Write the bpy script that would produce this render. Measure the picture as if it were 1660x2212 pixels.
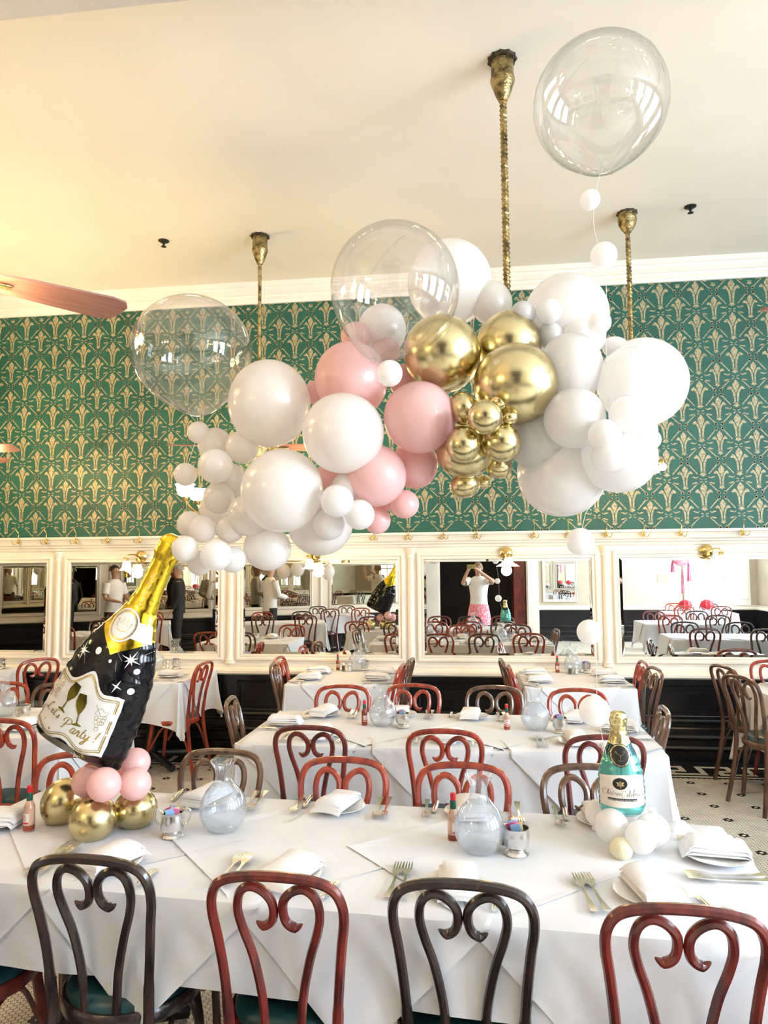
import bpy, bmesh, math, random
from mathutils import Vector, Matrix, Euler
random.seed(7)
PI = math.pi
scene = bpy.context.scene
for o in list(bpy.data.objects):
    bpy.data.objects.remove(o, do_unlink=True)
COL = scene.collection

# ------------------------------------------------------------------ camera
# world: X along the mirrored wall, Y towards it, Z up; camera at eye height of the photographer
YAW, PITCH, ROLL = -0.1210, 0.07737, -0.0079
fw = Vector((math.sin(YAW)*math.cos(PITCH), math.cos(YAW)*math.cos(PITCH), math.sin(PITCH)))
r0 = Vector((math.cos(YAW), -math.sin(YAW), 0)); u0 = r0.cross(fw)
rt = r0*math.cos(ROLL)+u0*math.sin(ROLL); up = -r0*math.sin(ROLL)+u0*math.cos(ROLL)
cam_data = bpy.data.cameras.new('camera')
cam = bpy.data.objects.new('camera', cam_data); COL.objects.link(cam)
m3 = Matrix((rt, up, -fw)).transposed()
cam.matrix_world = Matrix.Translation((0, 0, 1.68)) @ m3.to_4x4()
cam_data.sensor_fit = 'HORIZONTAL'; cam_data.sensor_width = 36.0
cam_data.lens = 1538.25/1660*36.0
cam_data.clip_start = 0.02; cam_data.clip_end = 100
scene.camera = cam

# ------------------------------------------------------------------ world, daylight through the windows, exposure
w = bpy.data.worlds.new('sky'); scene.world = w; w.use_nodes = True
w.node_tree.nodes['Background'].inputs[0].default_value = (0.75, 0.87, 1.0, 1)
w.node_tree.nodes['Background'].inputs[1].default_value = 1.0
scene.view_settings.view_transform = 'Standard'
scene.view_settings.look = 'None'
scene.view_settings.gamma = 1.0
scene.view_settings.use_curve_mapping = False
scene.view_settings.exposure = 0.80
def area(name, loc, direction, sx, sy, power, color):
    d = bpy.data.lights.new(name, 'AREA'); d.shape = 'RECTANGLE'; d.size = sx; d.size_y = sy
    d.energy = power; d.color = color
    o = bpy.data.objects.new(name, d); COL.objects.link(o)
    o.location = loc
    o.rotation_euler = Vector(direction).to_track_quat('-Z', 'Y').to_euler()
    return o
DAY = (0.76, 0.88, 1.0)
# tall windows of the right hand wall (x = 6.2) and of the wall behind the camera
for wy, pw in ((-1.4, 300), (0.6, 270), (2.6, 75), (4.9, 45)):   # powers turned down towards the mirrored wall to keep the right side from clipping
    area('daylight_right_window', (6.33, wy, 2.35), (-1, 0, -0.12), 1.36, 2.9, pw, DAY)
area('daylight_front_window', (5.35, -3.53, 2.35), (0, 1, -0.12), 0.5, 2.9, 60, DAY)
cy = scene.cycles
cy.max_bounces = 7; cy.diffuse_bounces = 4; cy.glossy_bounces = 4
cy.transmission_bounces = 4; cy.transparent_max_bounces = 16
cy.caustics_reflective = False; cy.caustics_refractive = False
cy.sample_clamp_indirect = 6.0
cy.use_denoising = True
cy.use_adaptive_sampling = True; cy.adaptive_threshold = 0.12; cy.adaptive_min_samples = 16
# ------------------------------------------------------------------ mesh helpers
class MB:
    """collects vertices and faces for one mesh"""
    def __init__(s): s.v = []; s.f = []
    def add(s, vs, fs, M=None):
        b = len(s.v)
        s.v += [tuple(M @ Vector(p)) for p in vs] if M else [tuple(p) for p in vs]
        s.f += [tuple(b+i for i in f) for f in fs]
        return s
    def box(s, x0, x1, y0, y1, z0, z1, M=None):
        return s.add([(x0,y0,z0),(x1,y0,z0),(x1,y1,z0),(x0,y1,z0),(x0,y0,z1),(x1,y0,z1),(x1,y1,z1),(x0,y1,z1)],
              [(0,3,2,1),(4,5,6,7),(0,1,5,4),(1,2,6,5),(2,3,7,6),(3,0,4,7)], M)
    def bbox(s, x0, x1, y0, y1, z0, z1, b, M=None):
        """box with chamfered edges"""
        xs, ys, zs = (x0, x1), (y0, y1), (z0, z1)
        vs = []; idx = {}
        for i in (0, 1):
            for j in (0, 1):
                for k in (0, 1):
                    sx, sy, sz = 1-2*i, 1-2*j, 1-2*k
                    for a, p in enumerate(((0, sy*b, sz*b), (sx*b, 0, sz*b), (sx*b, sy*b, 0))):
                        idx[i, j, k, a] = len(vs)
                        vs.append((xs[i]+p[0], ys[j]+p[1], zs[k]+p[2]))
        g = lambda i, j, k, a: idx[i, j, k, a]
        fs = []
        for i in (0, 1):
            q = [g(i,0,0,0), g(i,1,0,0), g(i,1,1,0), g(i,0,1,0)]; fs.append(q if i else q[::-1])
            q = [g(0,i,0,1), g(1,i,0,1), g(1,i,1,1), g(0,i,1,1)]; fs.append(q[::-1] if i else q)
            q = [g(0,0,i,2), g(1,0,i,2), g(1,1,i,2), g(0,1,i,2)]; fs.append(q if i else q[::-1])
        for j in (0, 1):
            for k in (0, 1):
                fs.append((g(0,j,k,1), g(1,j,k,1), g(1,j,k,2), g(0,j,k,2)))
                fs.append((g(j,0,k,0), g(j,1,k,0), g(j,1,k,2), g(j,0,k,2)))
                fs.append((g(j,k,0,0), g(j,k,1,0), g(j,k,1,1), g(j,k,0,1)))
        for i in (0, 1):
            for j in (0, 1):
                for k in (0, 1):
                    fs.append((g(i,j,k,0), g(i,j,k,1), g(i,j,k,2)))
        return s.add(vs, fs, M)
    def tube(s, path, rad, seg=8, M=None, cap=True, flat=1.0):
        pts = [Vector(p) for p in path]; n = len(pts)
        rads = rad if isinstance(rad, (list, tuple)) else [rad]*n
        vs = []; fs = []
        t0 = (pts[1]-pts[0]).normalized()
        ref = Vector((0, 0, 1)) if abs(t0.z) < .9 else Vector((0, 1, 0))
        nrm = t0.cross(ref).normalized()
        for i in range(n):
            t = (pts[min(i+1, n-1)]-pts[max(i-1, 0)])
            t = t.normalized() if t.length > 1e-9 else t0
            nrm = (nrm-t*nrm.dot(t)); nrm = nrm.normalized() if nrm.length > 1e-6 else t.orthogonal().normalized()
            bn = t.cross(nrm)
            for k in range(seg):
                a = 2*PI*k/seg
                vs.append(pts[i]+(nrm*math.cos(a)+bn*math.sin(a)*flat)*rads[i])
        for i in range(n-1):
            for k in range(seg):
                fs.append((i*seg+k, i*seg+(k+1) % seg, (i+1)*seg+(k+1) % seg, (i+1)*seg+k))
        if cap:
            fs.append(tuple(range(seg))[::-1]); fs.append(tuple((n-1)*seg+k for k in range(seg)))
        return s.add(vs, fs, M)
    def lathe(s, prof, seg=20, M=None, closed_top=True, closed_bottom=True, lobes=0, amp=0.0, sweep=None):
        """prof: list of (r, z) around Z; lobes give a fluted outline"""
        vs = []; fs = []; n = len(prof)
        for (r, z) in prof:
            for k in range(seg):
                a = 2*PI*k/seg
                rr = r*(1+amp*math.cos(lobes*a)) if lobes else r
                vs.append((rr*math.cos(a), rr*math.sin(a), z))
        for i in range(n-1):
            for k in range(seg):
                fs.append((i*seg+k, i*seg+(k+1) % seg, (i+1)*seg+(k+1) % seg, (i+1)*seg+k))
        if closed_bottom and prof[0][0] > 1e-4: fs.append(tuple(range(seg))[::-1])
        if closed_top and prof[-1][0] > 1e-4: fs.append(tuple((n-1)*seg+k for k in range(seg)))
        return s.add(vs, fs, M)
    def prism(s, poly, y0, y1, M=None):
        """polygon given in (x, z), extruded along y"""
        n = len(poly)
        vs = [(p[0], y0, p[1]) for p in poly]+[(p[0], y1, p[1]) for p in poly]
        fs = [tuple(range(n)), tuple(range(2*n-1, n-1, -1))]
        fs += [(i, i+n, (i+1) % n+n, (i+1) % n) for i in range(n)]
        return s.add(vs, fs, M)
    def extrude_profile(s, prof, x0, x1, M=None):
        """profile given in (y, z), extruded along x"""
        n = len(prof)
        vs = [(x0, p[0], p[1]) for p in prof]+[(x1, p[0], p[1]) for p in prof]
        fs = [(i, (i+1) % n, (i+1) % n+n, i+n) for i in range(n)]
        fs += [tuple(range(n))[::-1], tuple(range(n, 2*n))]
        return s.add(vs, fs, M)
    def grid(s, pts, nu, nv, M=None, flip=False):
        fs = []
        for i in range(nu-1):
            for j in range(nv-1):
                q = (i*nv+j, (i+1)*nv+j, (i+1)*nv+j+1, i*nv+j+1)
                fs.append(q[::-1] if flip else q)
        return s.add(pts, fs, M)
    def sphere(s, c, r, seg=16, rings=10, M=None):
        rx, ry, rz = r if isinstance(r, (tuple, list)) else (r, r, r)
        vs = [(c[0], c[1], c[2]-rz)]; fs = []
        for i in range(1, rings):
            a = -PI/2+PI*i/rings
            for k in range(seg):
                b = 2*PI*k/seg
                vs.append((c[0]+rx*math.cos(a)*math.cos(b), c[1]+ry*math.cos(a)*math.sin(b), c[2]+rz*math.sin(a)))
        vs.append((c[0], c[1], c[2]+rz)); t = len(vs)-1
        for k in range(seg):
            fs.append((0, 1+(k+1) % seg, 1+k)); fs.append((t, t-seg+k, t-seg+(k+1) % seg))
        for i in range(rings-2):
            for k in range(seg):
                fs.append((1+i*seg+k, 1+i*seg+(k+1) % seg, 1+(i+1)*seg+(k+1) % seg, 1+(i+1)*seg+k))
        return s.add(vs, fs, M)
    def mesh(s, name, mat=None, smooth=True, angle=40, weld=False, fix=True):
        me = bpy.data.meshes.new(name)
        me.from_pydata(s.v, [], s.f); me.update()
        if fix or weld:
            bm = bmesh.new(); bm.from_mesh(me)
            if weld: bmesh.ops.remove_doubles(bm, verts=bm.verts, dist=1e-5)
            if fix: bmesh.ops.recalc_face_normals(bm, faces=bm.faces)
            bm.to_mesh(me); bm.free()
        if mat: me.materials.append(mat)
        if smooth:
            me.polygons.foreach_set('use_smooth', [True]*len(me.polygons))
            try: me.set_sharp_from_angle(angle=math.radians(angle))
            except Exception: pass
        return me

def link(o, parent=None):
    COL.objects.link(o)
    if parent is not None: o.parent = parent
    return o
def obj(name, mb, mat, parent=None, smooth=True, angle=40, weld=False, fix=True, loc=None, rot=None, label=None):
    o = bpy.data.objects.new(name, mb.mesh(name, mat, smooth, angle, weld, fix) if isinstance(mb, MB) else mb)
    if loc is not None: o.location = loc
    if rot is not None: o.rotation_euler = rot
    if label: o['label'] = label
    return link(o, parent)
def tag(o, label=None, cat=None, group=None, kind=None):
    if label: o['label'] = label
    if cat: o['category'] = cat
    if group: o['group'] = group
    if kind: o['kind'] = kind
    return o
def thing(name, label, cat, loc=(0, 0, 0), rotz=0.0, group=None, rot=None):
    o = bpy.data.objects.new(name, None); o.empty_display_size = 0.1
    o.location = loc; o.rotation_euler = rot if rot is not None else (0, 0, rotz)
    link(o); return tag(o, label, cat, group)
def part(name, me, parent, mat=None, loc=None, rot=None, label=None):
    """object sharing mesh data me; mat overrides the material on this object only"""
    o = bpy.data.objects.new(name, me)
    if loc is not None: o.location = loc
    if rot is not None: o.rotation_euler = rot
    link(o, parent)
    if mat is not None:
        o.material_slots[0].link = 'OBJECT'; o.material_slots[0].material = mat
    if label: o['label'] = label
    return o
def structure(name, mb, mat, smooth=False, **k):
    return tag(obj(name, mb, mat, None, smooth, **k), kind='structure')
def spline(pts, n=6):
    """Catmull-Rom through pts"""
    P = [Vector(p) for p in pts]; out = []
    for i in range(len(P)-1):
        a, b, c, d = P[max(i-1, 0)], P[i], P[i+1], P[min(i+2, len(P)-1)]
        for k in range(n):
            t = k/n
            out.append(0.5*((2*b)+(c-a)*t+(2*a-5*b+4*c-d)*t*t+(3*b-a-3*c+d)*t**3))
    out.append(P[-1]); return out
def interp(tab, t):
    for (a, va), (b, vb) in zip(tab, tab[1:]):
        if t <= b:
            u = (t-a)/(b-a) if b > a else 0
            u = max(0, min(1, u)); return va+(vb-va)*u
    return tab[-1][1]

# ------------------------------------------------------------------ materials (all procedural)
def mat(name, col, rough=.5, metal=0.0, var=.08, scale=6.0, bump=0.0, bscale=60.0, coat=0.0, coat_rough=.1,
        spec=.5, stretch=None, emis=None, estr=0.0, col2=None, transl=0.0):
    m = bpy.data.materials.new(name); m.use_nodes = True
    nt = m.node_tree; N = nt.nodes; L = nt.links; b = N['Principled BSDF']
    tc = N.new('ShaderNodeTexCoord'); mp = N.new('ShaderNodeMapping')
    if stretch: mp.inputs['Scale'].default_value = stretch
    L.new(tc.outputs['Object'], mp.inputs['Vector'])
    nz = N.new('ShaderNodeTexNoise'); nz.inputs['Scale'].default_value = scale; nz.inputs['Detail'].default_value = 2
    L.new(mp.outputs[0], nz.inputs['Vector'])
    mx = N.new('ShaderNodeMix'); mx.data_type = 'RGBA'
    c2 = col2 or tuple(max(0, c*(1-var*3)) for c in col)
    mx.inputs['A'].default_value = (*c2, 1); mx.inputs['B'].default_value = (*[min(1, c*(1+var)) for c in col], 1)
    rp = N.new('ShaderNodeMapRange'); rp.inputs['From Min'].default_value = .3; rp.inputs['From Max'].default_value = .6
    L.new(nz.outputs['Fac'], rp.inputs['Value']); L.new(rp.outputs[0], mx.inputs['Factor'])
    L.new(mx.outputs['Result'], b.inputs['Base Color'])
    b.inputs['Roughness'].default_value = rough; b.inputs['Metallic'].default_value = metal
    b.inputs['Coat Weight'].default_value = coat; b.inputs['Coat Roughness'].default_value = coat_rough
    b.inputs['Specular IOR Level'].default_value = spec
    if emis:
        b.inputs['Emission Color'].default_value = (*emis, 1); b.inputs['Emission Strength'].default_value = estr
    if bump:
        n2 = N.new('ShaderNodeTexNoise'); n2.inputs['Scale'].default_value = bscale; n2.inputs['Detail'].default_value = 1
        L.new(mp.outputs[0], n2.inputs['Vector'])
        bp = N.new('ShaderNodeBump'); bp.inputs['Strength'].default_value = bump; bp.inputs['Distance'].default_value = .01
        L.new(n2.outputs['Fac'], bp.inputs['Height']); L.new(bp.outputs[0], b.inputs['Normal'])
    if transl:
        tr = N.new('ShaderNodeBsdfTranslucent'); tr.inputs['Color'].default_value = (*col, 1)
        ms = N.new('ShaderNodeMixShader'); ms.inputs[0].default_value = transl
        L.new(b.outputs[0], ms.inputs[1]); L.new(tr.outputs[0], ms.inputs[2])
        L.new(ms.outputs[0], N['Material Output'].inputs['Surface'])
    return m
def clear(name, tint, haze=0.0, hazecol=(.9, .93, 1), rough=.02, refl=1.0, ior=1.45):
    """thin clear film or glass: straight-through transmission, Fresnel reflection, optional milky haze"""
    m = bpy.data.materials.new(name); m.use_nodes = True
    nt = m.node_tree; N = nt.nodes; L = nt.links
    N.remove(N['Principled BSDF']); out = N['Material Output']
    t = N.new('ShaderNodeBsdfTransparent'); t.inputs[0].default_value = (*tint, 1)
    g = N.new('ShaderNodeBsdfGlossy'); g.inputs['Roughness'].default_value = rough
    fr = N.new('ShaderNodeLayerWeight'); fr.inputs['Blend'].default_value = .5   # symmetric for both faces of a thin film
    pw = N.new('ShaderNodeMath'); pw.operation = 'POWER'; pw.inputs[1].default_value = 3.2
    L.new(fr.outputs['Facing'], pw.inputs[0])
    mu = N.new('ShaderNodeMapRange'); mu.inputs['To Min'].default_value = min(1, ((ior-1)/(ior+1))**2*1.9*refl); mu.inputs['To Max'].default_value = min(1, .75*refl)
    L.new(pw.outputs[0], mu.inputs['Value'])
    base = t.outputs[0]
    if haze:
        d = N.new('ShaderNodeBsdfDiffuse'); d.inputs[0].default_value = (*hazecol, 1)
        tl = N.new('ShaderNodeBsdfTranslucent'); tl.inputs[0].default_value = (*hazecol, 1)
        a = N.new('ShaderNodeMixShader'); a.inputs[0].default_value = .5
        L.new(d.outputs[0], a.inputs[1]); L.new(tl.outputs[0], a.inputs[2])
        nz = N.new('ShaderNodeTexNoise'); nz.inputs['Scale'].default_value = 2.5
        mr = N.new('ShaderNodeMapRange'); mr.inputs['To Min'].default_value = haze*.7; mr.inputs['To Max'].default_value = haze*1.3
        L.new(nz.outputs['Fac'], mr.inputs['Value'])
        h = N.new('ShaderNodeMixShader'); L.new(mr.outputs[0], h.inputs[0])
        L.new(base, h.inputs[1]); L.new(a.outputs[0], h.inputs[2]); base = h.outputs[0]
    ms = N.new('ShaderNodeMixShader'); L.new(mu.outputs[0], ms.inputs[0])
    L.new(base, ms.inputs[1]); L.new(g.outputs[0], ms.inputs[2])
    L.new(ms.outputs[0], out.inputs['Surface'])
    return m
def lampmat(name, col, strength):
    m = bpy.data.materials.new(name); m.use_nodes = True
    nt = m.node_tree; N = nt.nodes; L = nt.links; b = N['Principled BSDF']
    b.inputs['Base Color'].default_value = (*col, 1); b.inputs['Roughness'].default_value = .3
    nz = N.new('ShaderNodeTexNoise'); nz.inputs['Scale'].default_value = 9
    mr = N.new('ShaderNodeMapRange'); mr.inputs['To Min'].default_value = strength*.9; mr.inputs['To Max'].default_value = strength*1.1
    L.new(nz.outputs['Fac'], mr.inputs['Value']); L.new(mr.outputs[0], b.inputs['Emission Strength'])
    b.inputs['Emission Color'].default_value = (*col, 1)
    m.cycles.emission_sampling = 'NONE'   # the lamp_light inside each shade is sampled instead
    return m
M = {}
M['cream'] = mat('cream_gloss_paint', (.80, .75, .66), .35, var=.02, scale=3, bump=.03, bscale=30)
M['ceiling'] = mat('ceiling_paint', (.86, .84, .79), .8, var=.015, scale=1.2, bump=.05, bscale=20)
M['beam'] = mat('beam_shade_grey', (.55, .55, .56), .7, var=.02, scale=2)  # grey carries the shade of the unlit underside in its colour
M['plaster'] = mat('plaster', (.84, .79, .66), .7, var=.03, scale=2)
M['tanwall'] = mat('tan_plaster', (.52, .46, .36), .7, var=.03, scale=2)
M['black'] = mat('black_gloss_paint', (.008, .008, .010), .22, var=.05, scale=4, bump=.04, bscale=25)
M['green'] = mat('green_wallpaper', (.010, .098, .070), .55, var=.06, scale=3, bump=.03, bscale=120)
M['goldprint'] = mat('gold_print', (.40, .345, .205), .45, metal=.12, var=.12, scale=55, col2=(.17, .145, .075), bump=.1, bscale=150)
M['brass'] = mat('polished_brass', (.80, .60, .24), .18, metal=1, var=.08, scale=14)
M['oldbrass'] = mat('aged_brass', (.45, .35, .16), .36, metal=1, var=.12, scale=22, col2=(.10, .075, .04), bump=.4, bscale=90)
M['rust'] = mat('dark_rust', (.06, .045, .03), .8, var=.2, scale=40, bump=.5, bscale=90)
M['blade'] = mat('fan_blade_veneer', (.34, .16, .125), .42, var=.08, scale=5, stretch=(1, 9, 9))
M['tile'] = mat('white_tile', (.78, .74, .66), .3, var=.05, scale=9)
M['blacktile'] = mat('black_tile', (.012, .014, .014), .3, var=.1, scale=20)
M['grout'] = mat('dark_grout', (.03, .028, .025), .9, var=.1, scale=50)
M['cloth'] = mat('white_linen', (.79, .81, .86), .75, var=.012, scale=3, bump=.22, bscale=9, transl=.10)
M['overlay'] = mat('white_linen_topper', (.81, .83, .88), .72, var=.012, scale=4, bump=.22, bscale=7, transl=.10)
M['napkin'] = mat('napkin_cotton', (.86, .86, .88), .8, var=.012, scale=9, bump=.25, bscale=22, transl=.12)
M['china'] = mat('white_china', (.86, .85, .82), .12, var=.01, scale=4, coat=.4)
M['silver'] = mat('polished_silver', (.84, .82, .78), .22, metal=1, var=.06, scale=25)
M['pewter'] = mat('bright_pewter', (.74, .73, .71), .20, metal=1, var=.06, scale=18)
for k, c, d in (('cherry', (.33, .045, .020), (.15, .018, .012)), ('dark', (.034, .018, .014), (.010, .006, .006)),
                ('walnut', (.12, .058, .034), (.045, .022, .016)), ('maroon', (.16, .022, .016), (.06, .010, .012))):
    M[k] = mat(k+'_bentwood', c, .26, var=.1, scale=9, col2=d, coat=.35, coat_rough=.15, stretch=(3, 3, .7), bump=.05, bscale=40)
M['vinyl'] = mat('dark_green_vinyl', (.010, .050, .058), .32, var=.1, scale=12, bump=.06, bscale=80)
M['iron'] = mat('black_iron', (.012, .012, .013), .35, var=.1, scale=10)
M['glass'] = clear('carafe_glass', (.96, .98, 1), haze=.10, rough=.03, refl=1.3)
M['icedwater'] = clear('misted_iced_water', (.92, .96, 1), haze=.17, hazecol=(1, 1, 1), rough=.08, refl=.8)
M['clearglass'] = clear('clear_glass', (.97, .98, .98), rough=.02, refl=1.2)
M['bubble'] = clear('clear_balloon_film', (.955, .955, .95), haze=.035, hazecol=(.95, .95, .93), rough=.03, refl=1.25, ior=1.5)
M['sauce'] = mat('hot_sauce', (.30, .040, .012), .25, var=.1, scale=20, coat=.5)
M['saucelight'] = mat('pale_sauce_glass', (.66, .40, .28), .2, var=.1, scale=20, coat=.6)
M['redcap'] = mat('red_plastic', (.62, .012, .02), .3, var=.05)
M['greenfoil'] = mat('green_foil', (.008, .08, .045), .35, var=.1, scale=30)
M['paper'] = mat('label_paper', (.78, .74, .68), .6, var=.03, scale=20)
M['redprint'] = mat('red_print', (.55, .05, .04), .5, var=.05)
M['pepper'] = mat('ground_pepper', (.10, .095, .085), .8, var=.3, scale=120)
M['salt'] = mat('salt', (.85, .85, .84), .8, var=.03, scale=120)
M['pinkpaper'] = mat('pink_sachet', (.75, .16, .36), .5, var=.05)
M['bluepaper'] = mat('blue_sachet', (.25, .42, .68), .5, var=.05)
M['yellowpaper'] = mat('yellow_sachet', (.80, .62, .15), .5, var=.05)
M['pearl'] = mat('pearl_latex', (.965, .94, .92), .34, metal=.05, var=.010, scale=5, coat=1.0, coat_rough=.14, transl=.50)
M['pearlcream'] = mat('cream_latex', (.88, .84, .62), .35, var=.02, scale=5, coat=.4, coat_rough=.2, transl=.30)
M['pinklatex'] = mat('pink_latex', (.98, .68, .66), .38, var=.012, scale=5, coat=.6, coat_rough=.18, transl=.42)
M['chromegold'] = mat('chrome_gold_latex', (.68, .58, .32), .23, metal=1, var=.03, scale=3)
M['foilblack'] = mat('black_foil', (.004, .004, .006), .12, var=.05, scale=10, coat=.1, coat_rough=.05, spec=.35, bump=.10, bscale=30)
M['foilgold'] = mat('gold_foil', (.95, .70, .06), .18, metal=1, var=.05, scale=9, bump=.30, bscale=26)
M['foilpale'] = mat('pale_gold_foil', (.78, .66, .34), .22, metal=1, var=.06, scale=16, bump=.6, bscale=40)
M['foilteal'] = mat('teal_foil', (.16, .56, .52), .16, metal=.7, var=.06, scale=8, bump=.15, bscale=26)
M['foilnavy'] = mat('dark_teal_foil', (.01, .05, .07), .15, metal=.6, var=.05, scale=8, bump=.15, bscale=26)
M['labelwhite'] = mat('pearl_white_print', (.76, .75, .74), .28, var=.02, scale=6, coat=.3)
M['labelcream'] = mat('cream_print', (.80, .72, .64), .4, var=.02, scale=6)
M['printgold'] = mat('gold_ink', (.72, .52, .08), .24, metal=.9, var=.08, scale=20)
M['printolive'] = mat('olive_gold_ink', (.20, .17, .015), .22, metal=.7, var=.3, scale=12)
M['printblack'] = mat('black_ink', (.012, .012, .012), .4, var=.05)
M['printwhite'] = mat('white_ink', (.85, .85, .84), .4, var=.02)
M['bulb'] = lampmat('lamp_bulb', (1.0, .80, .48), 10.0)
M['shade_lit'] = lampmat('lit_frosted_shade', (1.0, .84, .50), 1.1)
M['shade_hot'] = lampmat('brightly_lit_shade', (1.0, .93, .75), 4.5)
M['string'] = mat('nylon_line', (.75, .75, .72), .5, var=.02)
def mirror_mat():
    m = bpy.data.materials.new('mirror_silvering'); m.use_nodes = True
    nt = m.node_tree; N = nt.nodes; L = nt.links; b = N['Principled BSDF']
    b.inputs['Metallic'].default_value = 1; b.inputs['Roughness'].default_value = .004
    nz = N.new('ShaderNodeTexNoise'); nz.inputs['Scale'].default_value = 2.5
    mx = N.new('ShaderNodeMix'); mx.data_type = 'RGBA'
    mx.inputs['A'].default_value = (.84, .85, .82, 1); mx.inputs['B'].default_value = (.88, .88, .85, 1)
    L.new(nz.outputs['Fac'], mx.inputs['Factor']); L.new(mx.outputs['Result'], b.inputs['Base Color'])
    return m
M['mirror'] = mirror_mat()
M['dimmirror'] = M['mirror'].copy(); M['dimmirror'].name = 'dim_tinted_mirror'  # dark warm tint put into the silvering to dim the bright reflections
for n_ in M['dimmirror'].node_tree.nodes:
    if n_.type == 'MIX': n_.inputs['A'].default_value = (.50, .45, .31, 1); n_.inputs['B'].default_value = (.56, .50, .36, 1)
# ------------------------------------------------------------------ room shell
WY = 6.588            # plane of the mirrored wall
CZ = 4.42             # ceiling height
XL, XR, YF = -9.0, 6.2, -3.4
DGA, DGB = Vector((-9.0, 1.05, 0)), Vector((-1.15, -2.95, 0))   # slanting wall behind the camera, left
DOOR_X0, DOOR_X1 = -0.72, 1.45
def wall(name, A, rz, length, boxes, m='tanwall'):
    """boxes: (x0, x1, z0, z1) solid pieces in wall coordinates; local +y points into the wall"""
    mb = MB()
    for (a, b, c, d) in boxes: mb.box(a, b, 0, .14, c, d)
    o = structure(name, mb, M[m])
    o.location = A; o.rotation_euler = (0, 0, rz)
    return o
def with_windows(length, wins, z0, z1):
    bx = []; x = 0.0
    for (a, b) in wins:
        bx += [(x, a, 0, CZ), (a, b, 0, z0), (a, b, z1, CZ)]; x = b
    bx.append((x, length, 0, CZ)); return bx
wb = MB(); wb.box(XL-.2, XR+.2, 0, .14, 0, CZ)
wall_back = structure('wall_back', wb, M['green']); wall_back.location = (0, WY, 0)
WZ0, WZ1 = .90, 3.80
# right wall: local x runs towards -Y when rz=-90deg
LR = WY-YF+.3
def rwin(wy): c = WY-wy; return (c-.68, c+.68)
wins_r = sorted(rwin(v) for v in (-1.4, .6, 2.6, 4.9))
wall_right = wall('wall_right', (XR, WY, 0), -PI/2, LR, with_windows(LR, wins_r, WZ0, WZ1))
# wall behind the camera, right part: facing +Y, local x runs towards -X
LF = XR-DOOR_X1
wins_f = [(XR-5.35-.25, XR-5.35+.25)]
wall_front = wall('wall_front_right', (XR, YF, 0), PI, LF, with_windows(LF, wins_f, WZ0, WZ1))
dv = DGA-DGB; LD = dv.length; dang = math.atan2(dv.y, dv.x)
wall_diag = wall('wall_front_left', DGB, dang, LD, [(0, LD, 0, CZ)])
wall_left = wall('wall_left', (XL, DGA.y-.3, 0), PI/2, 1, [(0, WY-DGA.y+.5, 0, CZ)])
# dark passage behind the doorway
mb = MB()
mb.box(DOOR_X0-.5, DOOR_X0-.36, YF-3.2, YF+.62, 0, CZ); mb.box(DOOR_X1+.0, DOOR_X1+.14, YF-3.2, YF-.14, 0, CZ)
mb.box(DOOR_X0-.5, DOOR_X1+.14, YF-3.34, YF-3.2, 0, CZ); mb.box(DOOR_X0-.36, DOOR_X1, YF-.14, YF, 2.75, CZ)
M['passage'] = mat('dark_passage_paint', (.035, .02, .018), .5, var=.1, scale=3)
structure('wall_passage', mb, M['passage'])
for nm, xs in (('trim_door_post_left', (DOOR_X0-.36, DOOR_X0)), ('trim_door_post_right', (DOOR_X1-.22, DOOR_X1+.05))):
    mb = MB(); mb.box(xs[0], xs[1], YF-.02, YF+.10, 0, 2.85); mb.box(xs[0]+.03, xs[1]-.03, YF+.10, YF+.125, .1, 2.75)
    mb.box(xs[0]-.02, xs[1]+.02, YF-.02, YF+.14, 2.75, 2.85)
    structure(nm, mb, M['cream'])
mb = MB(); mb.bbox(DOOR_X1-.50, DOOR_X1-.23, YF-.9, YF-.02, .02, 2.6, .01)
tag(obj('passage_door', mb, M['maroon']), 'dark red wooden door standing open in the dark passage seen in mirror', 'door')
mb = MB(); mb.box(-9.6, 6.6, -7.2, 7.0, CZ, CZ+.12); structure('ceiling', mb, M['ceiling'])
mb = MB(); mb.box(-9.0, XR, 2.30, 2.765, CZ-.30, CZ); mb.box(-9.0, XR, 2.27, 2.795, CZ-.05, CZ)
structure('trim_ceiling_beam', mb, M['beam'])
CROWN = [(0, 4.25), (-.022, 4.25), (-.026, 4.275), (-.055, 4.300), (-.06, 4.318), (-.072, 4.322), (-.105, 4.355), (-.108, 4.378), (-.125, 4.384), (-.15, 4.42), (0, 4.42)]
def crown(name, parent, length, x0=0.0):
    mb = MB(); mb.extrude_profile(CROWN, x0, length)
    o = obj(name, mb, M['ceiling'], parent, smooth=False); return o
crown('crown_moulding', wall_back, XR, XL); crown('crown_moulding', wall_right, LR); crown('crown_moulding', wall_front, LF)
crown('crown_moulding', wall_diag, LD)

# floor: bed of grout, hexagonal tiles, flower clusters, meander border
mb = MB(); mb.box(-9.6, 6.6, -7.2, 7.0, -.12, -.0035)
floor = structure('floor', mb, M['tile'])
TX0, TX1, TY0, TY1 = -3.6, 3.4, 1.85, 6.03
mb = MB(); mb.box(-9.0, XR, 1.0, 6.588, -.0034, -.0022)
obj('grout_bed', mb, M['grout'], floor, smooth=False)
import numpy as np
p_ = .02267; HR = (p_/2-.0011)/math.cos(PI/6)
hexv = np.array([[HR*math.cos(PI/3*k), HR*math.sin(PI/3*k)] for k in range(6)])
ox, oy = 1.655, 5.622
ni0, ni1 = int((TX0-ox)/(p_*.8660254)), int((TX1-ox)/(p_*.8660254))
nj0, nj1 = int((TY0-oy)/p_), int((TY1-oy)/p_)
FL = {}
flower = {0: [(0, 1), (0, -1), (1, 0), (1, -1), (-1, 0), (-1, -1)]}
black = set()
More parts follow.
